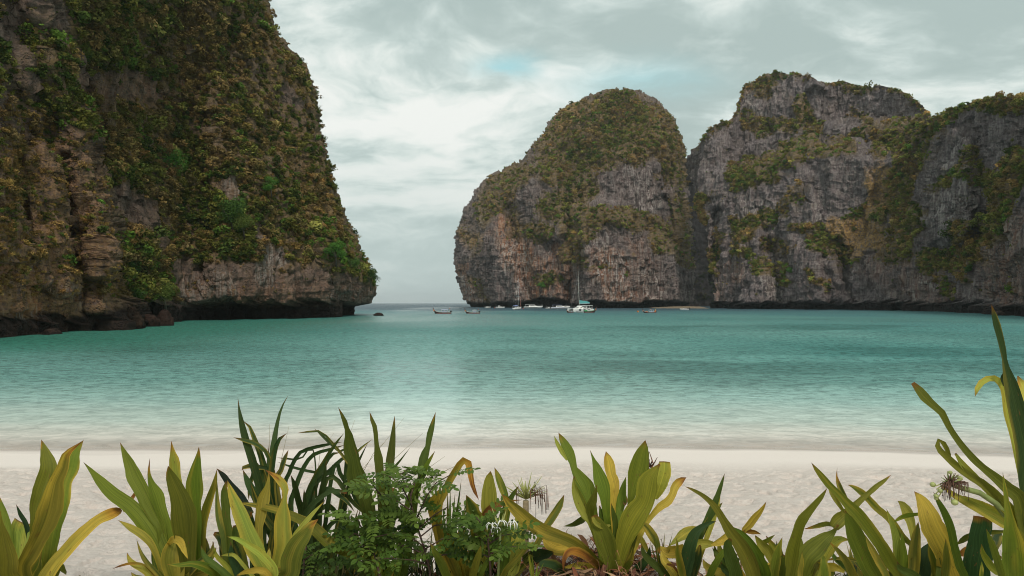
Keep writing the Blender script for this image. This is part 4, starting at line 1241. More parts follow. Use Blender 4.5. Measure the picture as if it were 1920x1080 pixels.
speedboat(1000, 570, R_(4), 'long white speedboat right of the sailing yacht', 16)
speedboat(1031, 545, R_(12), 'small white boat tucked behind the stern of the blue roofed speedboat', 7.0)
speedboat(1051, 530, R_(3), 'long white speedboat with blue roof left of the catamaran', 15, roof=B_BLUE)
speedboat(1283, 445, R_(185), 'small white boat with blue roof off the little tan beach', 6.0, roof=B_BLUE)

# small tender beside the catamaran, mooring buoys
t = empty('dinghy')
tag(t, 'small grey dinghy floating between catamaran and green banded longtail', 'boat')
hull_mesh(3, 1.5, [(-1.6, .6, -.1, .5, .8), (0, .75, -.12, .5, .8), (1.2, .5, -.05, .55, .7), (1.7, .08, .2, .62, .6)]).build('hull', B_WHITE, t, True)
MB().tube([(-1.6, .62, .55), (0, .78, .55), (1.2, .5, .6), (1.72, 0, .68), (1.2, -.5, .6), (0, -.78, .55), (-1.6, -.62, .55)], .17, 7).build('inflatable_tube', principled('grey_rubber', (0.40, 0.41, 0.42), 0.6), t, True)
MB().box(-1.95, -1.6, -.2, .2, .1, 1.0).build('outboard_engine', B_DARK, t)
place(t, 1088, 312, R_(170))
for px, d, lb in ((927.5, 575, 'red mooring buoy floating between the two small white boats'), (981, 500, 'red mooring buoy just right of the sailing yacht'), (1196, 330, 'orange mooring buoy left of the longtail with life jackets')):
    bu = empty('mooring_buoy')
    tag(bu, lb, 'buoy', 'mooring buoys')
    MB().ball((0, 0, .28), .45, 10, 7).build('float', B_RED if 'red' in lb else B_ORANGE, bu, True)
    MB().tube([(0, 0, .65), (0, 0, .95)], .05, 6).build('eye', B_DARK, bu)
    place(bu, px, d, 0)

# ---------------------------------------------------------------- foreground lilies
def leaf_material():
    m = bpy.data.materials.new('strap_leaf')
    m.use_nodes = True
    q = NB(m.node_tree)
    nd = m.node_tree.nodes
    p = nd['Principled BSDF']
    c0 = q.attr('leaf_color')[0]
    uvn = q.n('ShaderNodeUVMap', uv_map='UVMap').outputs[0]
    u, v, _ = q.sep(uvn)
    veins = q.noise(q.comb(q.math('MULTIPLY', u, 13.0), q.math('MULTIPLY', v, 0.7), q.attr('seed')[2]), 1.0, 3, 0.6)
    blot = q.noise(q.comb(q.math('MULTIPLY', u, 1.6), q.math('MULTIPLY', v, 5.0), q.attr('seed')[2]), 1.0, 5, 0.62)
    c = q.mix(q.ramp(veins, 0.35, 0.65), q.mix(1.0, c0, (0.80, 0.84, 0.78), 'MULTIPLY'), q.mix(1.0, c0, (1.22, 1.18, 1.10), 'MULTIPLY'))
    c = q.mix(q.ramp(blot, 0.25, 0.75, 0.0, 0.5), c, q.mix(1.0, c, (0.66, 0.72, 0.70), 'MULTIPLY'))
    mid = q.math('POWER', 2.718, q.math('MULTIPLY', q.math('MULTIPLY', u, u), -420.0))
    c = q.mix(q.math('MULTIPLY', mid, 0.35), c, q.mix(1.0, c, (1.5, 1.4, 1.2), 'MULTIPLY'))
    edge = q.ramp(q.math('ABSOLUTE', u), 0.93, 1.0)
    c = q.mix(q.math('MULTIPLY', edge, 0.45), c, q.mix(1.0, c, (1.55, 1.4, 1.2), 'MULTIPLY'))
    spk = q.noise(q.comb(q.math('MULTIPLY', u, 5.0), q.math('MULTIPLY', v, 16.0), q.math('ADD', q.attr('seed')[2], 4.0)), 1.0, 2, 0.5)
    c = q.mix(q.ramp(spk, 0.69, 0.73, 0.0, 0.75), c, (0.16, 0.085, 0.03))
    q.put(p.inputs['Base Color'], c)
    p.inputs['Roughness'].default_value = 0.56
    p.inputs['Specular IOR Level'].default_value = 0.18
    q.put(p.inputs['Normal'], q.bump(q.math('ADD', veins, q.math('MULTIPLY', blot, 2.2)), 0.5, 0.006))
    tl = q.n('ShaderNodeBsdfTranslucent')
    q.put(tl.inputs['Color'], q.mix(1.0, c, (1.25, 1.2, 0.55), 'MULTIPLY'))
    mx = q.n('ShaderNodeMixShader')
    mx.inputs[0].default_value = 0.30
    q.t.links.new(p.outputs[0], mx.inputs[1])
    q.t.links.new(tl.outputs[0], mx.inputs[2])
    q.t.links.new(mx.outputs[0], nd['Material Output'].inputs['Surface'])
    return m


LEAF = leaf_material()
GREENS = {'g': (0.142, 0.178, 0.022), 'l': (0.300, 0.305, 0.058), 'o': (0.150, 0.148, 0.022), 'd': (0.030, 0.058, 0.020), 'k': (0.012, 0.020, 0.012), 'y': (0.58, 0.43, 0.085),
          'n': (0.24, 0.105, 0.035), 'p': (0.040, 0.070, 0.024), 'm': (0.078, 0.108, 0.019)}


def cat_rom(P, n):
    P = np.asarray(P, float)
    k = len(P)
    t = np.linspace(0, k - 1, n)
    i = np.clip(t.astype(int), 0, k - 2)
    f = (t - i)[:, None]
    E = np.vstack([2 * P[0] - P[1], P, 2 * P[-1] - P[-2]])
    p0, p1, p2, p3 = E[i], E[i + 1], E[i + 2], E[i + 3]
    return 0.5 * (2 * p1 + (p2 - p0) * f + (2 * p0 - 5 * p1 + 4 * p2 - p3) * f ** 2 + (3 * p1 - p0 - 3 * p2 + p3) * f ** 3)


def make_leaf(root, origin, pts, depth, base, col='g', yel=0.0, tip=0.0, turn=None, fold=0.42, dd=0.0, spot=None, wscale=1.0, seg=34, across=10, wave=0.05, name='leaf', tipdd=None, seed=None):
    """pts from tip to base in photograph pixels with visible widths; the leaf then runs on to the plant's own base"""
    r = random.Random(int(abs(pts[0][0] * 13.7 + pts[0][1] * 7.3 + depth * 100)))
    pts = [p if len(p) == 3 else (p[0], p[1], 12) for p in pts]
    pts3 = list(pts)
    nb = 0
    if base is not None:
        w0 = max(9, min(pts[-1][2], 26)) * 0.8
        pts3.append((base[0] + r.uniform(-9, 9), base[1], w0))
        nb = 1
    n = len(pts3)
    tipdd = r.uniform(-.16, .22) if tipdd is None else tipdd
    A = []
    for i, (x, y, w) in enumerate(pts3):
        f = i / max(1, n - 1)
        dpt = depth + dd * (1 - 0.75 * f ** 2) + tipdd * (1 - f) ** 1.4
        if base is not None and i == n - 1: dpt = depth + dd * 0.25
        c = W(x, y, dpt)
        A.append((c.x, c.y, c.z, w / FPX * dpt))
    # arc-length even sampling
    B = cat_rom(A, 120)
    L = np.concatenate([[0], np.cumsum(np.linalg.norm(np.diff(B[:, :3], axis=0), axis=1))])
    S = np.linspace(0, 1, seg) ** 0.9 * L[-1]
    B = np.stack([np.interp(S, L, B[:, k]) for k in range(4)], 1)
    B[:, 3] = np.clip(B[:, 3], 0.0, None) * wscale
    C = B[:, :3]
    T = np.gradient(C, axis=0)
    T /= np.linalg.norm(T, axis=1, keepdims=True) + 1e-9
    view = -C + np.array([0, 0, EYE])
    view /= np.linalg.norm(view, axis=1, keepdims=True)
    side = np.cross(T, view)
    side /= np.linalg.norm(side, axis=1, keepdims=True) + 1e-9
    nrm = np.cross(side, T)
    if turn is None: turn = r.choice([-1, 1]) * r.uniform(.15, .75)
    v = np.linspace(0, 1, seg)
    tw = turn * (0.75 + 0.25 * np.sin(v * 4 + r.uniform(0, 6)))
    tw = np.clip(tw, -1.05, 1.05)
    ca, sa = np.cos(tw)[:, None], np.sin(tw)[:, None]
    Wd = side * ca + nrm * sa
    Nd = nrm * ca - side * sa
    half = B[:, 3] / 2 / np.cos(tw) ** 0.8
    half = half * (1 - 0.09 * np.clip(vn(v * 23 + r.uniform(0, 50), 0.3, 0.2, 7), 0, 1) - 0.05 * np.clip(vn(v * 61 + r.uniform(0, 50), 0.3, 0.2, 8), 0, 1))
    s = np.linspace(-1, 1, across)
    fo = fold * (0.6 + 0.8 * v)
    ph = r.uniform(0, 6)
    V = np.zeros((seg, across, 3))
    for j, sj in enumerate(s):
        curl = (abs(sj) ** 1.4) * fo * half + wave * half * np.sin(v * (13 + 3 * sj) + ph + (0 if sj > 0 else 1.7)) * abs(sj) ** 2
        V[:, j] = C + Wd * (sj * half)[:, None] * (1 - 0.12 * fo[:, None]) + Nd * curl[:, None]
    U = np.repeat(s[None], seg, 0)
    VV = np.repeat(v[:, None], across, 1)
    # colours of the leaf itself
    g = np.array(GREENS[col]) * math.exp(r.gauss(.06, .15)) * np.array([math.exp(r.gauss(0.02, .10)), 1, 1])
    Y = np.array([0.60, 0.425, 0.070])
    Lg = np.array([0.26, 0.26, 0.05])
    BR = np.array([0.20, 0.075, 0.022])
    sd = seed if seed is not None else r.uniform(0, 90)
    nz = vn(U * 2.0 + sd, VV * 4.0, 0.3, 9)
    c = np.repeat(np.repeat(g[None, None], seg, 0), across, 1)
    base_l = sstep(0.6, 1.0, VV) * 0.2
    c = c * (1 - base_l[..., None]) + Lg * base_l[..., None]
    if yel == 0 and r.random() < .45: yel = r.uniform(.12, .30)
    if tip == 0: tip = r.uniform(.006, .02)
    if yel > 0:
        f = np.clip((yel * 1.35 - 0.25 + 0.55 * nz + 0.35 * (np.abs(U) - .5)) * (0.5 + 0.8 * (1 - VV)), 0, 1)
        f = np.clip(f + max(0, yel - .7) * 1.6, 0, 1)
        c = c * (1 - f[..., None]) + (Y * (0.8 + 0.25 * nz[..., None])) * f[..., None]
    if tip > 0:
        f = sstep(tip, tip * 0.35, VV + 0.5 * tip * nz)
        f2 = sstep(tip * 2.1, tip * .8, VV + 0.7 * tip * nz)
        c = c * (1 - .8 * f2[..., None]) + np.array([0.50, 0.22, 0.035]) * .8 * f2[..., None]
        c = c * (1 - f[..., None]) + BR * f[..., None]
    if spot:
        for sv, su, rr in spot:
            f = np.exp(-(((VV - sv) / rr * 3) ** 2 + ((U - su) / (rr * 9)) ** 2))
            c = c * (1 - .85 * f[..., None]) + np.array([0.13, 0.035, 0.015]) * .85 * f[..., None]
    P = V.reshape(-1, 3) - np.array(origin)[None]
    o = mesh_np(name, P, grid_faces(seg, across), LEAF, parent=root, attrs={'leaf_color': c.reshape(-1, 3), 'seed': np.full(seg * across, sd)},
                uv=np.stack([U.ravel(), VV.ravel()], 1))
    return o


def lily(bx, by, depth, label, leaves, group='spider lilies along the top of the beach', name='spider_lily', cat='lily plant'):
    o = W(bx, by, depth)
    root = empty(name, o)
    tag(root, label, cat, group)
    for lf in leaves:
        kw = dict(lf[1]) if len(lf) > 1 else {}
        nb = kw.pop('nobase', False)
        make_leaf(root, o, lf[0], depth, None if nb else (bx, by), **kw)
    fr = random.Random(int(bx * 7 + by))
    for k in range(10):
        tx = bx + fr.uniform(-95, 95)
        ty = 1085 - fr.uniform(4, 78)
        mx_ = tx * .55 + bx * .45 + fr.uniform(-6, 6)
        wd_ = fr.uniform(9, 19)
        make_leaf(root, o, [(tx, ty, 0), (tx * .8 + mx_ * .2, ty + (1100 - ty) * .3, wd_ * .75), (mx_, ty + (1100 - ty) * .65, wd_)], depth, (bx, by), col=fr.choice('gglomdmoy'), yel=fr.choice([0, 0, .2, .4]),
                  dd=fr.uniform(-.12, .35), seg=18, across=6)
    # stubby neck from which the leaves rise, rooted in the sand
    q = MB()
    zz = float(ground_z(o.x, o.y))
    q.tube([(0, 0, zz - o.z - .12), (0, 0, -.02), (0, 0, .12)], [.05, .055, .03], 8)
    q.build('stem', principled('leaf_base', (0.20, 0.17, 0.07), .6, grain=.35, gscale=20), root, True)
    return root


T = lambda pts, **kw: (pts, kw)
LILIES = []
lily(58, 1128, 3.55, 'leftmost lily, tall leaf with yellow streaks folded over green ones', [
    T([(77.5, 824, 0), (82, 840, 11), (87, 858, 22), (90, 878, 29), (82, 905, 34), (76, 925, 36), (68, 948, 28), (66, 975, 20), (64, 1030, 22), (62, 1080, 22)], col='o', dd=.12, turn=.35, tip=.02),
    T([(157, 824, 0), (148, 840, 9), (140, 852, 18), (134, 878, 29), (124, 905, 22), (118, 932, 30), (112, 962, 28), (100, 1000, 26), (85, 1080, 24)], col='g', dd=.08, turn=-.3),
    T([(156, 826, 0), (140, 838, 6), (124, 852, 15), (116, 878, 23), (104, 903, 26), (98, 930, 38), (92, 955, 45), (83, 982, 40), (70, 1010, 32), (55, 1040, 30), (43, 1070, 24)], col='o', yel=.52, tip=.05, dd=-.12, turn=.25, spot=[(.55, .2, .02), (.66, -.1, .02)]),
    T([(46, 981, 40), (42, 992, 42), (39, 1010, 38), (36, 1040, 28), (32, 1080, 25)], col='l', yel=.25, dd=-.02, turn=.2),
    T([(-2, 928, 0), (5, 960, 14), (12, 990, 20), (17, 1015, 14), (20, 1085, 14)], col='g', dd=-.05),
    T([(0, 955, 0), (2, 985, 10), (7, 1015, 24), (13, 1050, 34), (16, 1085, 36)], col='o', yel=.12, dd=-.22, turn=.15),
    T([(30, 945, 0), (38, 965, 7), (48, 985, 9), (55, 1030, 9)], col='d', dd=.15),
    T([(107, 974, 3), (103, 992, 20), (97, 1012, 27), (90, 1040, 25), (78, 1085, 22)], col='d', dd=.10, turn=-.2),
    T([(229, 957, 0), (222, 958, 14), (206, 965, 22), (185, 975, 19), (165, 992, 22), (145, 1012, 24), (125, 1035, 26), (105, 1058, 26), (88, 1085, 28)], col='l', yel=.72, tip=.10, dd=-.05, turn=-.45, tipdd=.3),
    T([(124, 1078, 0), (120, 1070, 8), (112, 1060, 10), (100, 1085, 10)], col='o', dd=.05),
])
lily(318, 1128, 3.6, 'broad lily with olive central leaf and a folded yellow tip hanging low', [
    T([(156, 866, 0), (172, 884, 8), (190, 905, 18), (212, 927, 24), (240, 947, 27), (262, 970, 31), (283, 1000, 33), (300, 1035, 34), (315, 1080, 32)], col='g', dd=-.02, turn=.35, tipdd=.25),
    T([(225, 829, 0), (233, 848, 9), (244, 872, 20), (252, 893, 29), (265, 917, 26), (277, 942, 26), (290, 968, 22), (303, 995, 18), (312, 1085, 16)], col='g', dd=.06, turn=-.3),
    T([(281, 858, 0), (279, 885, 5), (283, 905, 12), (292, 928, 25), (300, 955, 21), (310, 985, 20), (318, 1020, 20), (322, 1085, 20)], col='g', dd=.12, turn=.4, tip=.05),
    T([(264, 928, 4), (275, 955, 24), (290, 985, 26), (305, 1020, 22), (312, 1085, 18)], col='m', dd=.10),
    T([(315, 873, 0), (319, 890, 16), (328, 912, 27), (337, 935, 37), (343, 960, 45), (346, 985, 45), (349, 1010, 40), (351, 1040, 30), (350, 1085, 26)], col='o', dd=-.12, turn=.12, fold=.2),
    T([(321, 826, 0), (323, 845, 8), (326, 865, 19), (329, 890, 18), (337, 916, 12), (342, 960, 14), (345, 1060, 14)], col='l', yel=.3, tip=.03, dd=.06),
    T([(373, 837, 0), (372, 853, 8), (368, 878, 20), (365, 905, 31), (366, 920, 31), (368, 945, 17), (371, 970, 15), (370, 1000, 16), (362, 1085, 18)], col='g', yel=.10, tip=.02, dd=.02, turn=-.2),
    T([(407, 879, 0), (402, 905, 10), (394, 930, 14), (386, 955, 17), (382, 980, 13), (378, 1010, 14), (370, 1085, 16)], col='o', dd=.08),
    T([(221, 975, 0), (245, 990, 12), (268, 1005, 15), (285, 1025, 12), (300, 1065, 10)], col='l', yel=.3, dd=-.05),
    T([(256, 1011, 0), (264, 1035, 6), (276, 1055, 9), (301, 1083, 9)], col='m', dd=-.1),
    T([(210, 1067, 0), (228, 1060, 4), (248, 1056, 5), (270, 1059, 4), (290, 1080, 4)], col='o', yel=.5, tip=.2, dd=-.08),
    T([(330, 1010, 12), (325, 1030, 36), (323, 1050, 42), (328, 1088, 32)], col='o', yel=.3, dd=-.20, turn=.1),
    T([(353, 1049, 0), (346, 1033, 9), (338, 1016, 14), (326, 1011, 13), (316, 1019, 7)], col='y', yel=1, dd=-.24, nobase=True, turn=.2, tipdd=0),
    T([(313, 1058, 0), (335, 1060, 8), (360, 1058, 12), (385, 1065, 18), (405, 1078, 16), (425, 1098, 14)], col='g', dd=-.28, nobase=True, tipdd=0),
    T([(275, 896, 0), (262, 912, 5), (250, 930, 7), (238, 946, 7), (232, 960, 6)], col='n', yel=0, dd=.2, nobase=True, tip=.2),
    T([(290, 1019, 3), (288, 1040, 8), (292, 1065, 8)], col='m', dd=0),
    T([(340, 960, 10), (372, 1000, 14), (385, 1040, 18), (380, 1085, 20)], col='d', dd=.1),
])
lily(470, 1130, 3.45, 'yellowing lily with twisted blotched central leaf before the dark strap plant', [
    T([(426, 900, 0), (434, 925, 14), (446, 955, 25), (458, 985, 29), (470, 1015, 35), (484, 1045, 32), (500, 1085, 24)], col='l', yel=.38, dd=-.08, turn=.2),
    T([(424, 901, 0), (420, 920, 12), (422, 945, 18), (424, 970, 15), (428, 1000, 12), (436, 1085, 12)], col='m', dd=.05),
    T([(406, 888, 0), (408, 940, 8), (413, 975, 14), (421, 1010, 12), (430, 1085, 12)], col='m', dd=.03),
    T([(497, 881, 0), (512, 890, 8), (524, 900, 15), (534, 915, 15), (534, 930, 9), (532, 945, 14), (530, 965, 27), (529, 990, 33), (530, 1020, 33), (522, 1050, 26), (512, 1085, 20)], col='l', yel=.62, tip=.06, dd=-.10, turn=.1, spot=[(.09, 0, .03), (.14, .3, .015)]),
    T([(504, 884, 0), (501, 910, 10), (492, 935, 24), (487, 965, 22), (484, 1000, 15), (490, 1085, 14)], col='l', yel=.1, dd=.05),
    T([(447, 943, 0), (468, 946, 8), (494, 951, 13), (520, 958, 15), (545, 968, 17), (570, 980, 20), (592, 996, 23), (620, 1022, 24), (645, 1034, 20), (668, 1046, 10)], col='o', yel=.3, dd=.10, nobase=True, turn=.5, tipdd=.0),
    T([(597, 973, 0), (583, 985, 15), (570, 1005, 28), (556, 1025, 36), (547, 1050, 40), (537, 1085, 34)], col='o', yel=.2, tip=.04, dd=-.22, turn=-.2),
    T([(609, 939, 0), (585, 965, 8), (560, 997, 12), (540, 1030, 12), (520, 1080, 10)], col='l', dd=-.1),
    T([(425, 1006, 0), (444, 1010, 8), (463, 1020, 12), (494, 1042, 16), (515, 1080, 14)], col='l', yel=.3, dd=-.24),
    T([(413, 1042, 0), (428, 1040, 6), (441, 1042, 7), (463, 1067, 7), (478, 1090, 7)], col='l', dd=-.2),
    T([(444, 1079, 2), (465, 1071, 10), (494, 1070, 13), (505, 1090, 12)], col='y', yel=.9, dd=-.26),
    T([(401, 1000, 6), (420, 1010, 26), (436, 1040, 30), (450, 1085, 26)], col='d', dd=.15),
    T([(440, 985, 5), (442, 1010, 24), (452, 1050, 26), (462, 1085, 20)], col='m', dd=.10),
    T([(470, 960, 4), (472, 990, 14), (476, 1030, 18), (482, 1085, 18)], col='d', dd=.12),
    T([(406, 878, 0), (418, 892, 10), (431, 910, 13), (446, 926, 14), (457, 941, 14), (470, 965, 12)], col='k', dd=.35, nobase=True, tipdd=0),
])
lily(712, 1128, 3.75, 'tall dark lily rising behind the fine leaved shrub', [
    T([(634, 763, 0), (645, 787, 9), (650, 803, 9), (654, 819, 17), (654, 834, 24), (658, 850, 28), (663, 866, 24), (664, 882, 33), (668, 898, 39), (675, 913, 33), (681, 929, 31), (690, 960, 28), (700, 1080, 26)], col='m', dd=.05, turn=.2),
    T([(693, 772, 0), (698, 790, 8), (703, 803, 9), (706, 835, 9), (709, 860, 18), (711, 882, 17), (715, 960, 16), (715, 1080, 16)], col='m', dd=.0),
    T([(740, 779, 0), (738, 803, 7), (735, 834, 13), (731, 866, 18), (728, 888, 13), (722, 960, 14), (720, 1080, 16)], col='m', dd=.06),
    T([(817, 772, 0), (810, 800, 11), (805, 820, 13), (803, 835, 10), (797, 852, 16), (793, 868, 18), (791, 885, 16), (789, 900, 14), (780, 925, 14), (755, 1080, 16)], col='m', dd=.02, turn=-.2),
    T([(816, 845, 0), (808, 860, 6), (801, 872, 9), (796, 888, 11), (788, 902, 13), (779, 913, 13), (762, 960, 12), (745, 1080, 12)], col='g', dd=-.02),
    T([(770, 838, 0), (748, 866, 4), (735, 880, 6), (726, 892, 7), (722, 960, 7)], col='m', dd=.1),
    T([(737, 915, 8), (732, 940, 30), (728, 970, 32), (722, 1000, 28), (715, 1080, 22)], col='m', dd=.1, turn=.2),
    T([(675, 990, 8), (690, 1010, 26), (700, 1040, 26), (706, 1085, 22)], col='o', yel=.2, dd=.08),
])
lily(884, 1130, 3.7, 'lily with a long yellow orange leaf snapped over at its bend', [
    T([(898, 938, 0), (892, 925, 6), (886, 908, 9), (882, 885, 12), (879, 868, 14), (872, 862, 14), (863, 868, 13), (854, 882, 14), (843, 900, 14), (832, 925, 14), (822, 955, 14), (830, 1020, 12)], col='o', yel=.62, tip=.11, dd=.0, turn=.35, tipdd=-.1),
    T([(826, 916, 2), (818, 930, 16), (811, 945, 22), (813, 975, 14), (835, 1060, 12)], col='y', yel=.8, dd=.08),
    T([(874, 928, 0), (880, 943, 18), (886, 960, 29), (892, 980, 29), (894, 1010, 22), (890, 1080, 18)], col='m', dd=-.06, turn=.2),
    T([(920, 883, 0), (918, 893, 14), (917, 905, 21), (917, 918, 27), (917, 932, 31), (917, 946, 33), (917, 960, 29), (912, 1000, 24), (900, 1080, 18)], col='l', dd=.0, turn=.15, fold=.2),
    T([(927, 876, 0), (933, 891, 10), (938, 904, 14), (943, 917, 15), (948, 932, 13), (952, 960, 11), (942, 1000, 12), (910, 1080, 12)], col='g', yel=.1, dd=.04),
    T([(982, 937, 0), (960, 939, 4), (940, 944, 12), (921, 953, 16), (908, 964, 11), (900, 980, 8)], col='n', yel=.25, dd=-.08, nobase=True, tipdd=.1),
    T([(973, 910, 0), (960, 930, 10), (948, 950, 11), (935, 985, 11), (912, 1070, 11)], col='m', dd=.1),
    T([(977, 958, 4), (971, 985, 22), (972, 1010, 27), (968, 1040, 24), (955, 1085, 18)], col='l', dd=.05, turn=-.2),
    T([(955, 985, 5), (952, 1010, 20), (950, 1045, 22), (935, 1085, 18)], col='g', dd=.0),
    T([(1058, 927, 0), (1050, 945, 12), (1041, 960, 15), (1031, 975, 16), (1020, 992, 13), (1000, 1030, 11), (960, 1085, 10)], col='m', dd=.12),
    T([(1002, 1013, 0), (985, 1030, 8), (971, 1046, 11), (952, 1066, 11), (938, 1090, 11)], col='l', yel=.3, dd=-.26, nobase=True, tipdd=0),
    T([(902, 1022, 0), (898, 1040, 12), (892, 1060, 15), (886, 1085, 14)], col='g', dd=-.25),
    T([(923, 1035, 0), (915, 1050, 8), (905, 1068, 10), (896, 1090, 10)], col='g', dd=-.25),
    T([(806, 1017, 0), (818, 1037, 12), (829, 1056, 17), (843, 1085, 16)], col='g', yel=.1, dd=-.28),
    T([(868, 990, 4), (862, 1012, 22), (866, 1040, 22), (874, 1085, 18)], col='y', yel=.7, dd=.08),
    T([(840, 1000, 4), (848, 1020, 20), (858, 1050, 22), (868, 1085, 18)], col='l', yel=.5, dd=.1),
])
lily(1152, 1098, 3.8, 'biggest lily in the middle, broad upright leaves around a rolled centre', [
    T([(1047, 811, 0), (1055, 826, 14), (1062, 839, 19), (1068, 852, 20), (1073, 865, 15), (1076, 878, 13), (1082, 891, 18), (1090, 904, 26), (1096, 917, 21), (1101, 932, 14), (1108, 955, 12), (1132, 1060, 14)], col='g', dd=.0, turn=.3),
    T([(1039, 817, 0), (1044, 830, 7), (1053, 847, 9), (1063, 863, 4)], col='l', yel=.1, dd=.03, nobase=True, tipdd=0),
    T([(1082, 878, 3), (1092, 892, 12), (1107, 910, 16), (1112, 928, 12), (1116, 960, 10), (1132, 1060, 12)], col='l', dd=.06),
    T([(1076, 893, 2), (1081, 915, 19), (1090, 940, 27), (1101, 962, 27), (1113, 982, 20), (1138, 1065, 14)], col='l', dd=.04, turn=-.2),
    T([(1106, 843, 0), (1113, 862, 7), (1119, 878, 17), (1123, 892, 25), (1127, 905, 29), (1131, 918, 27), (1134, 932, 21), (1136, 955, 16), (1140, 990, 14), (1146, 1060, 14)], col='g', dd=-.04, turn=.15),
    T([(1136, 846, 0), (1139, 860, 17), (1142, 876, 22), (1144, 888, 19), (1149, 902, 22), (1151, 917, 19), (1148, 945, 13), (1149, 1000, 10), (1150, 1060, 10)], col='y', yel=.75, tip=.02, dd=.1, spot=[(.28, 0, .025)]),
    T([(1174, 893, 0), (1168, 915, 12), (1163, 940, 20), (1158, 962, 16), (1155, 990, 12), (1152, 1060, 12)], col='g', dd=.03),
    T([(1174, 930, 2), (1173, 938, 8), (1170, 947, 7)], col='n', yel=.3, dd=.25, nobase=True, tipdd=0),
    T([(1210, 825, 0), (1207, 840, 19), (1203, 852, 28), (1200, 865, 34), (1197, 878, 39), (1193, 890, 36), (1189, 904, 28), (1186, 917, 20), (1183, 932, 14), (1179, 955, 9), (1163, 1060, 12)], col='g', dd=.06, turn=.15, tip=.015),
    T([(1237, 870, 2), (1228, 882, 16), (1218, 897, 34), (1214, 912, 40), (1211, 930, 38), (1206, 945, 38), (1197, 958, 44), (1188, 972, 46), (1179, 990, 41), (1171, 1010, 35), (1164, 1035, 26), (1157, 1068, 18)], col='g', dd=-.14, turn=-.15, fold=.25, tipdd=0),
    T([(1246, 865, 21), (1245, 884, 27), (1240, 902, 27), (1235, 918, 20), (1230, 936, 4)], col='l', dd=-.10, nobase=True, turn=.12, tipdd=.0),
    T([(1287, 895, 0), (1275, 902, 14), (1265, 913, 16), (1261, 926, 14), (1252, 940, 16), (1238, 949, 15), (1225, 963, 11), (1207, 988, 11), (1178, 1050, 10)], col='y', yel=.72, tip=.04, dd=.12, turn=.35),
    T([(1114, 966, 10), (1121, 984, 28), (1129, 1000, 38), (1136, 1020, 38), (1143, 1045, 28), (1149, 1075, 20)], col='o', dd=-.20, turn=.1, tipdd=0),
    T([(1110, 968, 5), (1116, 980, 8), (1126, 987, 9), (1136, 988, 8), (1144, 985, 3)], col='l', yel=.2, dd=-.24, nobase=True, tipdd=0),
    T([(1119, 908, 0), (1116, 925, 9), (1112, 940, 17), (1107, 953, 19), (1108, 966, 13), (1114, 990, 9), (1138, 1060, 9)], col='o', dd=-.10),
    T([(1124, 948, 2), (1128, 968, 12), (1134, 990, 11), (1144, 1060, 10)], col='m', dd=.0),
    T([(1146, 943, 0), (1150, 965, 10), (1153, 985, 11), (1152, 1060, 10)], col='m', dd=-.05),
    T([(1238, 1040, 0), (1230, 1018, 15), (1219, 1000, 19), (1208, 986, 14), (1196, 988, 10), (1178, 1050, 10)], col='m', dd=-.02),
    T([(1218, 1042, 0), (1208, 1022, 10), (1197, 1006, 10), (1188, 1012, 8), (1170, 1070, 8)], col='l', dd=.02),
    T([(941, 926, 0), (953, 943, 16), (972, 962, 24), (995, 982, 28), (1020, 997, 28), (1050, 1008, 25), (1075, 1019, 24), (1095, 1033, 20), (1112, 1048, 16), (1138, 1073, 12)], col='o', yel=.42, tip=.02, dd=-.08, turn=.35, tipdd=-.25),
    T([(1017, 1010, 2), (1027, 1020, 22), (1042, 1029, 27), (1060, 1030, 23), (1078, 1026, 8)], col='y', yel=.8, dd=-.05, nobase=True, tipdd=0),
    T([(1056, 1072, 0), (1058, 1050, 8), (1067, 1035, 14), (1085, 1036, 18), (1105, 1048, 15), (1128, 1070, 8)], col='n', yel=.3, dd=-.2, nobase=True, tip=.3, tipdd=0),
    T([(1056, 987, 0), (1075, 984, 9), (1090, 977, 13), (1102, 970, 10), (1112, 980, 6)], col='m', dd=.2, nobase=True),
    T([(1058, 1064, 3), (1085, 1060, 13), (1110, 1064, 13), (1130, 1076, 6)], col='y', yel=.6, dd=-.1, nobase=True, tipdd=0),
    T([(1006, 1060, 3), (1025, 1057, 17), (1045, 1064, 20), (1064, 1084, 12)], col='d', dd=-.14, nobase=True, tipdd=0),
    T([(1038, 1036, 4), (1022, 1040, 22), (1002, 1044, 26), (982, 1050, 14)], col='d', dd=.0, nobase=True),
    T([(1185, 1020, 4), (1182, 1040, 11), (1172, 1075, 11)], col='l', dd=.05),
])
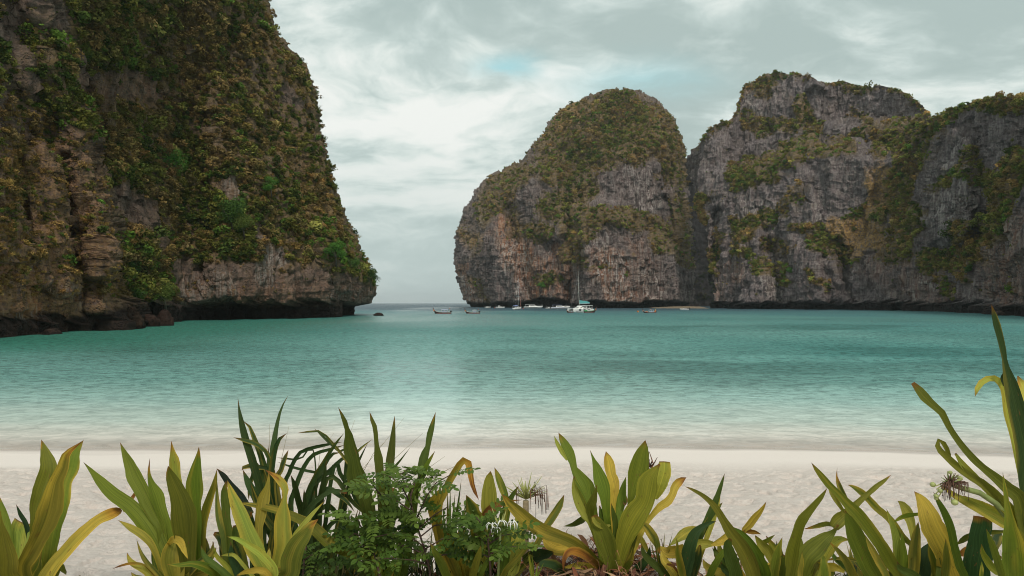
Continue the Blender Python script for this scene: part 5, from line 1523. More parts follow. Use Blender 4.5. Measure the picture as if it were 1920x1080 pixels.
lily(1292, 1122, 3.75, 'dark narrow leaved lily between the biggest lily and the arching one', [
    T([(1359, 887, 0), (1354, 905, 6), (1347, 928, 10), (1339, 950, 14), (1329, 975, 15), (1318, 1000, 15), (1306, 1030, 16), (1295, 1085, 18)], col='m', dd=.05),
    T([(1355, 942, 0), (1345, 953, 8), (1327, 976, 9), (1314, 1005, 9), (1300, 1060, 9)], col='m', dd=-.02),
    T([(1351, 928, 0), (1344, 950, 9), (1338, 970, 11), (1329, 995, 11), (1318, 1030, 8)], col='l', yel=.45, dd=.12),
    T([(1344, 977, 0), (1330, 981, 7), (1316, 988, 12), (1303, 1000, 19), (1294, 1020, 25), (1288, 1046, 28), (1281, 1085, 24)], col='d', dd=-.12, turn=.2),
    T([(1309, 988, 2), (1299, 994, 16), (1285, 1002, 22), (1270, 1013, 14), (1256, 1023, 2)], col='l', yel=.45, dd=.10, nobase=True),
    T([(1236, 1024, 2), (1250, 1035, 19), (1268, 1035, 25), (1285, 1026, 15)], col='y', yel=.9, dd=.02, nobase=True, spot=[(.5, 0, .02)]),
    T([(1352, 1022, 0), (1338, 1020, 8), (1322, 1019, 17), (1308, 1024, 20), (1300, 1050, 16)], col='l', dd=-.05, turn=.2),
    T([(1313, 1022, 4), (1309, 1045, 19), (1300, 1085, 18)], col='d', dd=-.06),
    T([(1276, 1080, 2), (1262, 1062, 6), (1250, 1058, 3)], col='n', dd=-.1, nobase=True),
])
lily(1412, 1132, 3.6, 'lily whose long olive leaf arches left over the sand', [
    T([(1284, 912, 0), (1300, 919, 6), (1320, 931, 9), (1340, 950, 13), (1356, 976, 17), (1370, 1000, 23), (1386, 1022, 29), (1400, 1048, 31), (1412, 1085, 28)], col='o', dd=-.15, turn=.3, tipdd=-.1),
    T([(1372, 987, 0), (1392, 1000, 10), (1410, 1020, 16), (1426, 1046, 22), (1438, 1085, 22)], col='g', dd=-.18),
    T([(1370, 1010, 6), (1365, 1022, 18), (1370, 1045, 26), (1378, 1070, 26), (1384, 1095, 24)], col='m', dd=-.2, turn=.1),
    T([(1363, 1026, 6), (1351, 1044, 12), (1338, 1066, 14), (1328, 1092, 14)], col='g', dd=-.22, nobase=True, tipdd=0),
    T([(1335, 1026, 0), (1344, 1040, 8), (1353, 1054, 9), (1368, 1088, 9)], col='m', dd=-.05, nobase=True),
    T([(1437, 940, 0), (1428, 955, 8), (1415, 970, 14), (1404, 985, 14), (1394, 1000, 9), (1402, 1060, 8)], col='y', yel=1, tip=.02, dd=.1),
    T([(1388, 996, 4), (1370, 1003, 15), (1350, 1013, 17), (1333, 1021, 5)], col='y', yel=.55, dd=.05, nobase=True),
    T([(1428, 1002, 0), (1414, 997, 9), (1400, 995, 9), (1390, 1000, 4)], col='n', yel=.2, dd=.08, nobase=True),
    T([(1454, 1002, 0), (1440, 1012, 8), (1430, 1022, 11), (1424, 1060, 10)], col='g', dd=.06),
    T([(1436, 1004, 0), (1446, 1018, 11), (1455, 1034, 13), (1450, 1080, 13)], col='l', yel=.2, tip=.06, dd=.05),
    T([(1416, 1004, 2), (1428, 1020, 18), (1443, 1038, 19), (1452, 1075, 16)], col='l', dd=.02),
    T([(1467, 1007, 0), (1461, 1025, 10), (1456, 1045, 17), (1451, 1070, 19), (1446, 1095, 17)], col='g', dd=-.12),
    T([(1359, 1038, 3), (1362, 1060, 10), (1368, 1095, 10)], col='y', yel=.7, dd=.1),
    T([(1392, 1008, 6), (1402, 1026, 14), (1412, 1050, 16), (1418, 1085, 14)], col='y', yel=.5, dd=.05),
])
lily(1502, 1132, 3.6, 'lily with a folded olive leaf twisting up to the right', [
    T([(1551, 915, 0), (1541, 930, 8), (1530, 943, 11), (1519, 956, 14), (1507, 970, 19), (1500, 982, 20), (1496, 995, 19), (1492, 1008, 20), (1488, 1022, 24), (1484, 1040, 26), (1481, 1065, 22), (1478, 1095, 20)], col='g', dd=-.08, turn=.25),
    T([(1671, 890, 0), (1658, 901, 6), (1644, 911, 9), (1628, 925, 10), (1614, 937, 11), (1600, 950, 14), (1585, 963, 19), (1569, 976, 26), (1560, 988, 20)], col='o', dd=.02, nobase=True, turn=.4, tip=.03, tipdd=.15),
    T([(1572, 984, 3), (1562, 998, 10), (1548, 1010, 24), (1530, 1028, 38), (1514, 1045, 35), (1506, 1070, 30), (1501, 1095, 24)], col='o', dd=-.10, turn=-.2, tipdd=.1),
    T([(1506, 992, 0), (1518, 990, 4), (1532, 987, 8), (1550, 983, 10), (1564, 986, 6)], col='o', yel=.2, tip=.2, dd=.08, nobase=True),
    T([(1594, 1013, 0), (1578, 1012, 12), (1563, 1020, 23), (1553, 1034, 22), (1546, 1052, 12), (1535, 1085, 10)], col='l', dd=.08),
    T([(1501, 1003, 0), (1502, 1025, 11), (1498, 1050, 15), (1494, 1095, 13)], col='g', dd=.02),
    T([(1555, 1016, 0), (1573, 1034, 10), (1590, 1057, 16), (1606, 1092, 18)], col='o', yel=.25, tip=.04, dd=-.22, nobase=True, tipdd=0),
    T([(1540, 1035, 0), (1544, 1055, 14), (1544, 1090, 18)], col='g', dd=-.16),
    T([(1521, 1056, 3), (1540, 1062, 16), (1565, 1063, 17), (1584, 1072, 6)], col='y', yel=.7, dd=.04, nobase=True, tip=.05),
    T([(1470, 1040, 6), (1465, 1060, 18), (1468, 1095, 20)], col='m', dd=.0),
    T([(1546, 1051, 2), (1570, 1048, 6), (1600, 1050, 8), (1615, 1058, 3)], col='o', yel=.4, tip=.15, dd=.1, nobase=True),
])
lily(1640, 1132, 3.6, 'lily with long crossing leaves, the longest tip pointing up left', [
    T([(1521, 867, 0), (1530, 880, 8), (1542, 895, 12), (1555, 911, 14), (1572, 927, 14), (1588, 945, 20), (1605, 962, 24), (1622, 983, 25), (1640, 1008, 25), (1654, 1030, 25), (1668, 1055, 24), (1686, 1092, 22)], col='g', yel=.12, dd=-.10, turn=.35, tipdd=-.1),
    T([(1553, 913, 2), (1562, 928, 9), (1574, 945, 9), (1585, 962, 5)], col='l', yel=.25, dd=.0, nobase=True),
    T([(1584, 956, 0), (1591, 975, 18), (1599, 995, 31), (1607, 1015, 35), (1616, 1035, 37), (1628, 1062, 34), (1645, 1095, 28)], col='g', dd=-.14, turn=.2),
    T([(1570, 876, 0), (1569, 893, 3), (1574, 910, 10), (1584, 931, 11), (1594, 955, 11), (1610, 1000, 10)], col='m', dd=.12, tip=.06),
    T([(1589, 909, 0), (1600, 913, 7), (1616, 924, 13), (1630, 938, 14), (1645, 954, 14), (1664, 970, 14), (1680, 990, 14), (1692, 1007, 13), (1712, 1025, 8)], col='g', dd=.10, nobase=True, turn=.3),
    T([(1622, 1003, 0), (1632, 1025, 11), (1645, 1050, 14), (1662, 1090, 14)], col='l', yel=.5, dd=-.18),
    T([(1662, 954, 0), (1669, 975, 9), (1676, 1000, 14), (1680, 1025, 17), (1680, 1050, 15), (1676, 1095, 13)], col='l', yel=.2, dd=-.02),
    T([(1690, 995, 0), (1692, 1020, 9), (1694, 1050, 15), (1691, 1095, 17)], col='g', dd=-.05),
    T([(1683, 939, 0), (1694, 948, 14), (1705, 965, 21), (1712, 988, 15), (1718, 1030, 9)], col='l', dd=.14, nobase=True),
    T([(1674, 981, 0), (1686, 972, 7), (1700, 966, 9), (1722, 963, 6)], col='g', dd=.06, nobase=True),
    T([(1605, 1060, 5), (1598, 1075, 16), (1594, 1098, 18)], col='d', dd=.0),
    T([(1650, 1040, 4), (1655, 1060, 12), (1660, 1095, 14)], col='d', dd=.1),
])
lily(1765, 1134, 3.5, 'lily with one broad bright yellow leaf', [
    T([(1714, 921, 0), (1726, 935, 17), (1735, 952, 29), (1741, 968, 37), (1749, 990, 43), (1761, 1012, 43), (1772, 1035, 39), (1780, 1060, 35), (1788, 1095, 28)], col='y', yel=.92, dd=-.08, turn=.2, fold=.2),
    T([(1750, 922, 0), (1759, 940, 9), (1770, 960, 13), (1782, 990, 15), (1789, 1025, 15), (1798, 1060, 15), (1806, 1092, 14)], col='g', dd=-.14, turn=.4),
    T([(1722, 978, 0), (1720, 1000, 14), (1717, 1030, 21), (1716, 1060, 21), (1716, 1095, 18)], col='m', dd=.02),
    T([(1745, 1018, 6), (1738, 1040, 27), (1735, 1065, 25), (1735, 1098, 20)], col='d', dd=.06),
    T([(1750, 1038, 3), (1752, 1060, 19), (1756, 1098, 24)], col='y', yel=.6, dd=.02),
    T([(1793, 1022, 0), (1805, 1013, 9), (1820, 1005, 11), (1852, 999, 10), (1884, 997, 6)], col='m', dd=.12, nobase=True),
    T([(1843, 969, 30), (1842, 985, 33), (1837, 1005, 35), (1838, 1030, 44), (1834, 1055, 46), (1824, 1098, 44)], col='d', dd=.10, turn=-.2, fold=.35),
    T([(1796, 1040, 6), (1812, 1036, 18), (1830, 1036, 22), (1855, 1042, 20), (1878, 1048, 8)], col='n', dd=.16, nobase=True, tip=.2),
    T([(1700, 1040, 4), (1704, 1060, 14), (1712, 1098, 16)], col='g', dd=.05),
    T([(1872, 998, 10), (1868, 1014, 20), (1860, 1034, 18)], col='d', dd=.2, nobase=True),
])
lily(1935, 1050, 3.2, 'tallest lily at the right edge, leaves leaning far over the water', [
    T([(1859, 571, 0), (1866, 599, 11), (1874, 629, 12), (1880, 655, 11), (1883, 673, 9), (1887, 695, 14), (1894, 720, 23), (1903, 760, 29), (1912, 800, 33), (1922, 850, 36), (1932, 950, 34)], col='d', yel=.06, dd=.0, turn=.3),
    T([(1828, 744, 0), (1831, 732, 8), (1842, 716, 11), (1860, 709, 12), (1876, 718, 15), (1886, 735, 18), (1890, 777, 16), (1898, 807, 15), (1907, 851, 14), (1925, 950, 14)], col='l', dd=.15, turn=.4),
    T([(1908, 705, 2), (1918, 725, 18), (1928, 745, 22), (1940, 800, 20)], col='l', dd=.2),
    T([(1883, 700, 6), (1880, 710, 8), (1884, 725, 6)], col='d', dd=.1, nobase=True),
    T([(1711, 718, 7), (1720, 728, 14), (1733, 745, 18), (1750, 761, 14), (1765, 774, 14), (1779, 801, 11), (1800, 832, 12), (1824, 860, 14), (1846, 880, 15), (1867, 897, 19), (1890, 918, 25), (1912, 942, 28)], col='o', tip=.01, dd=-.02, turn=.45, tipdd=.1),
    T([(1783, 866, 0), (1779, 850, 7), (1771, 833, 9), (1762, 825, 8), (1757, 829, 8), (1760, 842, 11), (1774, 856, 13), (1795, 876, 14), (1819, 894, 15), (1843, 909, 18), (1867, 932, 22), (1887, 953, 24), (1912, 985, 26)], col='o', dd=.05, turn=.3, tipdd=0),
    T([(1791, 850, 4), (1806, 872, 12), (1826, 893, 13), (1850, 918, 12), (1880, 950, 10)], col='l', dd=.1, nobase=True),
    T([(1763, 911, 0), (1774, 917, 6), (1788, 928, 11), (1807, 939, 15), (1837, 956, 17), (1867, 973, 20), (1890, 988, 18), (1912, 1005, 14)], col='o', yel=.35, tip=.04, dd=-.08, turn=.3),
    T([(1806, 930, 3), (1826, 942, 18), (1852, 955, 24), (1884, 972, 20), (1912, 1000, 16)], col='l', dd=.06),
    T([(1880, 885, 0), (1884, 915, 6), (1888, 945, 10), (1893, 975, 19), (1896, 1000, 31), (1899, 1025, 39), (1900, 1050, 43), (1902, 1098, 42)], col='g', dd=-.25, nobase=True, turn=.15, tipdd=0),
    T([(1849, 991, 0), (1857, 1010, 9), (1865, 1030, 13), (1878, 1070, 14), (1886, 1098, 12)], col='g', dd=-.20, nobase=True, tipdd=0),
    T([(1841, 1052, 0), (1840, 1070, 7), (1836, 1098, 8)], col='g', dd=-.1, nobase=True),
    T([(1925, 970, 30), (1910, 1000, 22), (1900, 1010, 8)], col='o', dd=0, nobase=True),
])

# ---------------------------------------------------------------- dark strap leaved plant
def strap_plant():
    bx, by, dp = 585, 1100, 4.15
    o = W(bx, by, dp)
    root = empty('strap_leaf_plant', o)
    tag(root, 'dark green plant of narrow arching strap leaves, left of the fine leaved shrub', 'plant')
    L = [
        [(446, 745, 0), (449, 770, 5), (455, 800, 13), (463, 830, 16), (473, 860, 17), (484, 900, 17), (500, 960, 18)],
        [(455, 788, 0), (468, 800, 6), (478, 825, 10), (488, 850, 12), (496, 880, 14), (505, 930, 16)],
        [(437, 820, 0), (458, 826, 8), (478, 832, 10), (494, 843, 9), (503, 858, 8), (520, 920, 9)],
        [(541, 740, 0), (528, 765, 4), (520, 795, 8), (516, 820, 11), (512, 850, 14), (510, 900, 15)],
        [(538, 812, 0), (527, 820, 7), (518, 838, 10), (512, 870, 12), (510, 930, 12)],
        [(541, 843, 0), (535, 858, 9), (528, 880, 11), (520, 920, 12)],
        [(503, 835, 0), (503, 870, 8), (504, 910, 11), (508, 960, 12)],
        [(453, 882, 0), (458, 876, 8), (475, 874, 10), (494, 880, 10), (505, 900, 10)],
        [(466, 938, 0), (468, 915, 8), (474, 895, 9), (488, 882, 8)],
        [(455, 880, 0), (465, 905, 14), (478, 930, 18), (492, 960, 20)],
        [(480, 872, 2), (492, 900, 16), (498, 935, 18), (506, 980, 18)],
        [(642, 829, 0), (620, 832, 5), (590, 838, 8), (565, 846, 8), (553, 860, 9), (542, 885, 9), (532, 930, 10)],
        [(648, 834, 0), (620, 842, 6), (592, 850, 8), (578, 862, 9), (565, 885, 10), (552, 920, 11), (545, 960, 12)],
        [(556, 812, 0), (575, 810, 4), (595, 808, 5), (612, 818, 5), (635, 845, 6), (652, 868, 7), (662, 885, 7)],
        [(589, 803, 0), (604, 817, 5), (620, 832, 6), (636, 846, 7), (650, 862, 8)],
        [(645, 812, 0), (632, 828, 5), (618, 848, 8), (606, 868, 9), (592, 890, 10), (575, 930, 12), (565, 990, 12)],
        [(640, 848, 0), (622, 852, 7), (610, 868, 10), (598, 890, 12), (586, 930, 13), (580, 990, 14)],
        [(655, 855, 0), (640, 862, 8), (622, 880, 10), (600, 900, 10), (580, 930, 10)],
        [(545, 890, 0), (552, 910, 11), (558, 935, 13), (566, 970, 14)],
        [(570, 916, 0), (571, 940, 9), (575, 970, 11), (580, 1010, 12)],
        [(612, 862, 0), (608, 895, 10), (602, 930, 14), (596, 980, 16)],
        [(660, 868, 0), (656, 900, 8), (650, 930, 10), (640, 980, 12), (625, 1040, 12)],
        [(518, 858, 0), (540, 860, 4), (562, 862, 4), (590, 856, 3)],
        [(520, 866, 0), (545, 875, 5), (570, 882, 6), (596, 888, 6), (620, 905, 6)],
        [(650, 925, 5), (625, 920, 9), (600, 935, 11), (580, 955, 12), (568, 990, 12)],
        [(640, 1000, 0), (632, 970, 9), (622, 952, 11), (608, 950, 11), (592, 968, 11), (585, 1020, 11)],
        [(665, 960, 0), (650, 940, 8), (636, 930, 10), (618, 918, 12), (602, 930, 12), (590, 980, 12)],
        [(678, 958, 3), (668, 940, 8), (658, 915, 9), (640, 895, 9), (625, 880, 9)],
        [(690, 970, 0), (676, 955, 7), (660, 940, 9), (644, 915, 10), (628, 895, 10), (612, 900, 10), (598, 960, 10)],
        [(500, 960, 0), (495, 985, 13), (494, 1020, 15), (500, 1080, 16)],
        [(520, 975, 0), (512, 1000, 12), (508, 1040, 14), (510, 1085, 14)],
        [(648, 960, 0), (644, 985, 10), (642, 1020, 12), (640, 1085, 12)],
        [(670, 1000, 0), (660, 1030, 10), (650, 1085, 12)],
        [(610, 985, 0), (605, 1010, 12), (600, 1085, 12)],
        [(690, 830, 0), (675, 860, 5), (660, 895, 7), (650, 930, 8)],
        [(699, 823, 0), (682, 836, 4), (668, 848, 6), (655, 850, 4)],
        [(530, 935, 0), (540, 955, 10), (552, 985, 12), (565, 1030, 12)],
        [(590, 920, 0), (585, 950, 11), (582, 985, 13), (580, 1040, 13)],
        [(560, 945, 0), (566, 975, 12), (572, 1010, 14), (578, 1060, 14)],
        [(470, 905, 0), (480, 940, 12), (500, 975, 14), (530, 1020, 14)],
        [(675, 1050, 0), (665, 1010, 8), (652, 985, 10), (632, 975, 10), (612, 995, 10), (598, 1050, 10)],
        [(545, 1000, 0), (548, 1030, 12), (556, 1080, 13)],
        [(625, 1010, 0), (618, 1040, 11), (610, 1085, 12)],
    ]
    rr = random.Random(4)
    for i, l in enumerate(L):
        make_leaf(root, o, l, dp, (bx + (l[-1][0] - bx) * 0.45, by), col='p', dd=rr.uniform(-.3, .25), fold=.5, seg=26, across=6, wave=.02, turn=rr.choice([-1, 1]) * rr.uniform(.1, .6), wscale=.92)
    for k in range(46):
        x = rr.uniform(440, 690)
        h = rr.uniform(60, 170)
        sx = rr.uniform(-50, 50)
        make_leaf(root, o, [(x + sx, 1085 - h, 0), (x + sx * .7, 1085 - h * .7, 7), (x + sx * .25, 1085 - h * .3, 9), (x, 1090, 9)], dp, (bx + (x - bx) * .6, by), col='p', dd=rr.uniform(-.1, .35), fold=.5, seg=14, across=5, wave=.0, wscale=.95)
    MB().tube([(0, 0, float(ground_z(o.x, o.y)) - o.z - .1), (0, 0, 0), (.02, 0, .2)], [.07, .08, .05], 8).build('stem', principled('fibrous_stem', (.12, .09, .05), .8, grain=.4, gscale=25), root, True)


strap_plant()

# thin grass tuft left of the snapped leaf
def grass_tuft(bx, by, dp, n, h, label, seed, spread=26, col='m', w=6):
    rr = random.Random(seed)
    o = W(bx, by, dp)
    root = empty('grass_tuft', o)
    tag(root, label, 'grass tuft')
    for k in range(n):
        sx = rr.uniform(-spread, spread)
        hh = h * rr.uniform(.6, 1.05)
        make_leaf(root, o, [(bx + sx * 1.6, by - hh, 0), (bx + sx, by - hh * .66, w * .7), (bx + sx * .45, by - hh * .33, w), (bx + sx * .15, by - 4, w)], dp, (bx, by), col=col, dd=rr.uniform(-.12, .12), fold=.45, seg=14, across=5, wave=0, name='blade')


grass_tuft(842, 1090, 4.0, 16, 190, 'tuft of fine upright grass right of the fine leaved shrub', 3, 34, 'm', 8)
grass_tuft(1240, 1092, 3.9, 12, 95, 'small green grass sprig beside the biggest lily', 5, 14, 'm', 4)
grass_tuft(1001, 1096, 3.4, 7, 60, 'tiny bright grass sprig at the edge of the leaf litter', 8, 12, 'g', 5)

# ---------------------------------------------------------------- fine leaved shrubs
SHRUB = bpy.data.materials.new('shrub_leaf')
SHRUB.use_nodes = True
q = NB(SHRUB.node_tree)
p_ = SHRUB.node_tree.nodes['Principled BSDF']
oi = q.n('ShaderNodeObjectInfo').outputs['Random']
tn = q.attr('tint')[2]
cc = q.mix(oi, (0.055, 0.105, 0.016), (0.120, 0.175, 0.030))
cc = q.mix(1.0, cc, q.comb(tn, tn, tn), 'MULTIPLY')
q.put(p_.inputs['Base Color'], cc)
p_.inputs['Roughness'].default_value = 0.5
p_.inputs['Specular IOR Level'].default_value = 0.15
tl = q.n('ShaderNodeBsdfTranslucent')
q.put(tl.inputs['Color'], q.mix(1.0, cc, (1.3, 1.3, 0.7), 'MULTIPLY'))
mx = q.n('ShaderNodeMixShader')
mx.inputs[0].default_value = 0.22
q.t.links.new(p_.outputs[0], mx.inputs[1])
q.t.links.new(tl.outputs[0], mx.inputs[2])
q.t.links.new(mx.outputs[0], SHRUB.node_tree.nodes['Material Output'].inputs['Surface'])
BARK = principled('reddish_twig', (0.075, 0.040, 0.028), 0.8, grain=.35, gscale=40)
TWIG = principled('red_brown_twig', (0.20, 0.085, 0.045), 0.85, grain=.35, gscale=60)


def compound_mesh(seed):
    r = random.Random(seed)
    V, F, Tn = [], [], []
    L = 0.155
    n = r.choice([4, 5, 5, 6])

    def leaflet(base, d, up, ln, wd, t):
        side = d.cross(up).normalized()
        i0 = len(V)
        prof = [(0.0, .06), (.22, .72), (.5, 1.0), (.78, .78), (1.0, .12)]
        for a, w in prof:
            c = base + d * (ln * a) - up * (0.10 * ln * a * a)
            V.extend([c - side * (wd * w / 2) + up * (.10 * wd * w), c, c + side * (wd * w / 2) + up * (.10 * wd * w)])
            Tn.extend([t * 1.0, t * .86, t * 1.0])
        for k in range(4):
            a = i0 + 3 * k
            F.extend([(a, a + 1, a + 4, a + 3), (a + 1, a + 2, a + 5, a + 4)])
    pts = [Vector((L * k / 6, 0, -0.030 * (k / 6) ** 2)) for k in range(7)]
    # rachis as a slim three sided tube
    for k, pnt in enumerate(pts):
        rr_ = .0017 * (1 - .6 * k / 6)
        for m_ in range(3):
            a = m_ * 2.094
            V.append(pnt + Vector((0, math.cos(a) * rr_, math.sin(a) * rr_))); Tn.append(1.5)
    for k in range(6):
        for m_ in range(3):
            F.append((k * 3 + m_, k * 3 + (m_ + 1) % 3, (k + 1) * 3 + (m_ + 1) % 3, (k + 1) * 3 + m_))
    for k in range(n):
        x = L * (0.22 + 0.70 * k / (n - 1))
        bz = Vector((x, 0, -0.030 * (x / L) ** 2))
        for s in (1, -1):
            d = Vector((.38 + r.uniform(-.1, .15), s, r.uniform(-.25, .1))).normalized()
            up = Vector((r.uniform(-.25, .25), r.uniform(-.2, .2) - s * .15, 1)).normalized()
            ln = r.uniform(.036, .048) * (1 - .15 * abs(k - 2) / 3)
            leaflet(bz, d, (up - d * up.dot(d)).normalized(), ln, ln * r.uniform(.52, .62), r.uniform(.75, 1.3))
    leaflet(pts[-1], Vector((1, r.uniform(-.2, .2), -.2)).normalized(), Vector((.2, 0, 1)).normalized(), .045, .026, r.uniform(.8, 1.3))
    o = mesh_np('leaf', [tuple(v) for v in V], F, SHRUB, attrs={'tint': np.array(Tn)})
    me = o.data
    bpy.data.objects.remove(o)
    return me


CL = [compound_mesh(40 + i) for i in range(6)]


def shrub(bx, by, dp, label, branches, seed, scale=1.0, per=7):
    rr = random.Random(seed)
    o = W(bx, by, dp)
    root = empty('leafy_shrub', o)
    tag(root, label, 'shrub')
    zz = float(ground_z(o.x, o.y))
    for bi, br in enumerate(branches):
        ph = rr.uniform(-.22, .22)
        pts = []
        for i, (x, y) in enumerate(br):
            f = i / (len(br) - 1)
            pts.append(W(x, y, dp + ph * f + rr.uniform(-.03, .03)) - o)
        if bi == 0: pts.insert(0, Vector((0, 0, zz - o.z - .08)))
        MB().tube(pts, [.0060 * (1 - .6 * i / len(pts)) * (1.25 if bi == 0 else .7) for i in range(len(pts))], 6).build('branch', BARK, root, True)
        C = cat_rom([tuple(p) for p in (pts[1:] if bi == 0 else pts)], 40)
        for k in range(per):
            f = (0.25 if bi else .45) + (0.75 if bi else .55) * (k + rr.uniform(-.3, .3)) / (per - 1)
            f = min(max(f, 0), 1)
            i = int(f * 39)
            t = C[min(i + 1, 39)] - C[max(i - 1, 0)]
            t = Vector(t).normalized()
            sgn = 1 if k % 2 else -1
            lat = Vector((sgn * rr.uniform(.5, 1.0), rr.uniform(-.9, .5), rr.uniform(-.15, .35)))
            d = (t * rr.uniform(.2, .9) + lat).normalized()
            d.z = max(min(d.z, .45), -.35)
            d.normalize()
            up = Vector((rr.uniform(-.3, .3), -rr.uniform(.15, .75), 1))
            y_ = up.cross(d).normalized()
            z_ = d.cross(y_)
            lf = bpy.data.objects.new('leaf', rr.choice(CL))
            from mathutils import Matrix
            M = Matrix((d, y_, z_)).transposed().to_4x4()
            s_ = scale * rr.uniform(.75, 1.2)
            lf.matrix_local = Matrix.Translation(Vector(C[i])) @ M @ Matrix.Diagonal((s_, s_, s_, 1))
            lf.parent = root
            COL.objects.link(lf)
    return root


shrub(808, 1112, 3.55, 'bushy shrub of small rounded paired leaflets on reddish twigs, between lilies', [
    [(806, 1070), (796, 1030), (783, 990), (772, 950), (768, 915)],
    [(772, 950), (755, 915), (735, 895), (715, 888)], [(775, 960), (745, 940), (715, 925), (695, 918)], [(780, 975), (800, 930), (818, 905), (845, 890)], [(785, 990), (815, 965), (840, 950)],
    [(790, 1005), (815, 985), (842, 982), (868, 990)], [(780, 985), (750, 968), (722, 965), (700, 975)], [(795, 1025), (760, 1000), (725, 1002), (690, 1010)], [(770, 930), (778, 905), (790, 890)],
    [(800, 1040), (760, 1025), (715, 1020), (660, 1022)], [(796, 1030), (830, 1010), (860, 1015)], [(803, 1060), (775, 1050), (740, 1048), (705, 1046)], [(768, 920), (750, 890), (765, 880)],
    [(783, 990), (770, 960), (740, 955)], [(760, 1025), (735, 1010), (705, 1000)], [(715, 930), (700, 910), (700, 895)], [(800, 1045), (835, 1040), (862, 1045)], [(690, 1012), (665, 1000), (650, 1012)]], 5, .88, 6)
shrub(712, 1112, 3.6, 'small leafy shrub low in front of the dark strap leaved plant', [
    [(712, 1080), (705, 1050), (695, 1020), (690, 990)], [(700, 1035), (680, 1022), (655, 1020)], [(695, 1015), (675, 985), (668, 965)], [(700, 1030), (720, 1010), (735, 1000)], [(708, 1060), (690, 1050), (665, 1055)], [(706, 1050), (735, 1045), (755, 1060)]], 9, .9, 5)
shrub(918, 1112, 3.5, 'low leafy shrub under the white spidery flowers', [
    [(920, 1075), (918, 1045), (915, 1015), (922, 990)], [(916, 1025), (895, 1005), (880, 992)], [(916, 1020), (940, 1005), (962, 1000)], [(918, 1040), (945, 1025), (968, 1025)], [(918, 1045), (895, 1035), (872, 1030)], [(916, 1015), (905, 985), (893, 970)], [(916, 1010), (935, 990), (950, 985)]], 12, .9, 5)
shrub(560, 1116, 3.75, 'sparse seedling with tiny leaves between the yellowing lily and the strap plant', [
    [(568, 1080), (570, 1050), (574, 1025)], [(570, 1050), (585, 1040), (592, 1048)], [(570, 1045), (560, 1035), (570, 1030)], [(570, 1060), (590, 1065), (600, 1072)]], 15, .6, 5)

# ---------------------------------------------------------------- flower heads
PETAL = principled('white_petal', (0.80, 0.80, 0.76), 0.55)
PED = principled('yellow_green_pedicel', (0.33, 0.34, 0.10), 0.6, grain=.3, gscale=60)
STK = principled('green_stalk', (0.20, 0.24, 0.07), 0.5, grain=.2, gscale=30)
DEADF = principled('dead_petal', (0.10, 0.050, 0.030), 0.9, grain=.4, gscale=60)
FRUIT = principled('green_fruit', (0.34, 0.37, 0.13), 0.5, grain=.2, gscale=50)
WISP = principled('withered_white_petal', (0.62, 0.62, 0.57), 0.7)


def stalk_root(name, label, cat, px, py, dp, base_px, rad=.012, mat=None):
    o = W(px, py, dp)
    root = empty(name, o)
    tag(root, label, cat)
    g = W(base_px, 1125, dp + .1)
    gz = float(ground_z(g.x, g.y)) - .03
    MB().tube([(g.x - o.x, g.y - o.y, gz - o.z), ((g.x - o.x) * .45, .04, (gz - o.z) * .45), (0, 0, -.01)], [rad * 1.2, rad * 1.1, rad], 8).build('stalk', mat or STK, root, True)
    return root, o


rr = random.Random(21)
root, o = stalk_root('flower_head', 'cluster of white spidery flowers above the low leafy shrub', 'flower', 938, 996, 3.46, 930, .006)
px1 = 3.42 / FPX
for fx, fy, n, drop in ((-16, 16, 5, 1), (3, 20, 5, .55), (22, 20, 6, 1.25), (-8, 8, 4, 1.0)):
    c = Vector((fx * px1, rr.uniform(-.03, .0), fy * px1))
    MB().tube([(0, 0, 0), c * .6 + Vector((0, 0, .006)), c], .003, 5).build('flower_tube', PED, root, True)
    for k in range(n):
        a = 6.283 * k / n + rr.uniform(-.3, .3)
        e = Vector((math.cos(a), math.sin(a) * .7 - .25, 0))
        R = rr.uniform(9, 13) * px1
        pts = [c, c + e * R * .55 + Vector((0, 0, R * .28)), c + e * R * .95 - Vector((0, 0, R * .15 * drop)), c + e * R * (1.0 if drop < 1 else .85) - Vector((0, 0, R * .85 * drop))]
        MB().tube(pts, [.0020, .0029, .0026, .0008], 5).build('petal', PETAL, root, True)
for tx, ty in ((-16, 44), (6, 34), (12, 42), (-2, 30)):
    MB().tube([(0, 0, .01), (tx * .5 * px1, -.01, ty * .55 * px1), (tx * px1, 0, ty * px1)], [.003, .0055, .0008], 6).build('bud', PED, root, True)

root, o = stalk_root('spent_flower_head', 'brush like spent flower head with hanging dead threads, left of the biggest lily', 'flower', 986, 936, 3.95, 985, .017, principled('tan_stalk', (0.26, 0.20, 0.11), .7, grain=.3, gscale=40))
px1 = 3.95 / FPX
for k in range(34):
    a = rr.uniform(-1.25, 1.25)
    L = rr.uniform(22, 44) * (1.35 if k % 9 == 0 else 1) * px1
    dy = rr.uniform(-.6, .6)
    e = Vector((math.sin(a), dy * .7, math.cos(a) * 1.05)).normalized()
    MB().tube([(0, 0, 0), e * L * .55, e * L + Vector((0, 0, -.002))], [.0028, .0040, .0010], 5).build('pedicel', PED, root, True)
for k in range(30):
    x = rr.choice([rr.uniform(8, 44), rr.uniform(14, 40), rr.uniform(-30, -14)])
    y0 = rr.uniform(8, 26)
    ln = rr.uniform(14, 44)
    MB().tube([(x * .3 * px1, 0, y0 * .7 * px1), (x * px1, rr.uniform(-.05, .02), y0 * px1), ((x + rr.uniform(-2, 3)) * px1, -.02, (y0 - ln) * px1)], [.0010, .0014, .0016 if k % 3 else .0030], 4).build('dead_thread', DEADF if k % 2 else TWIG, root, True)
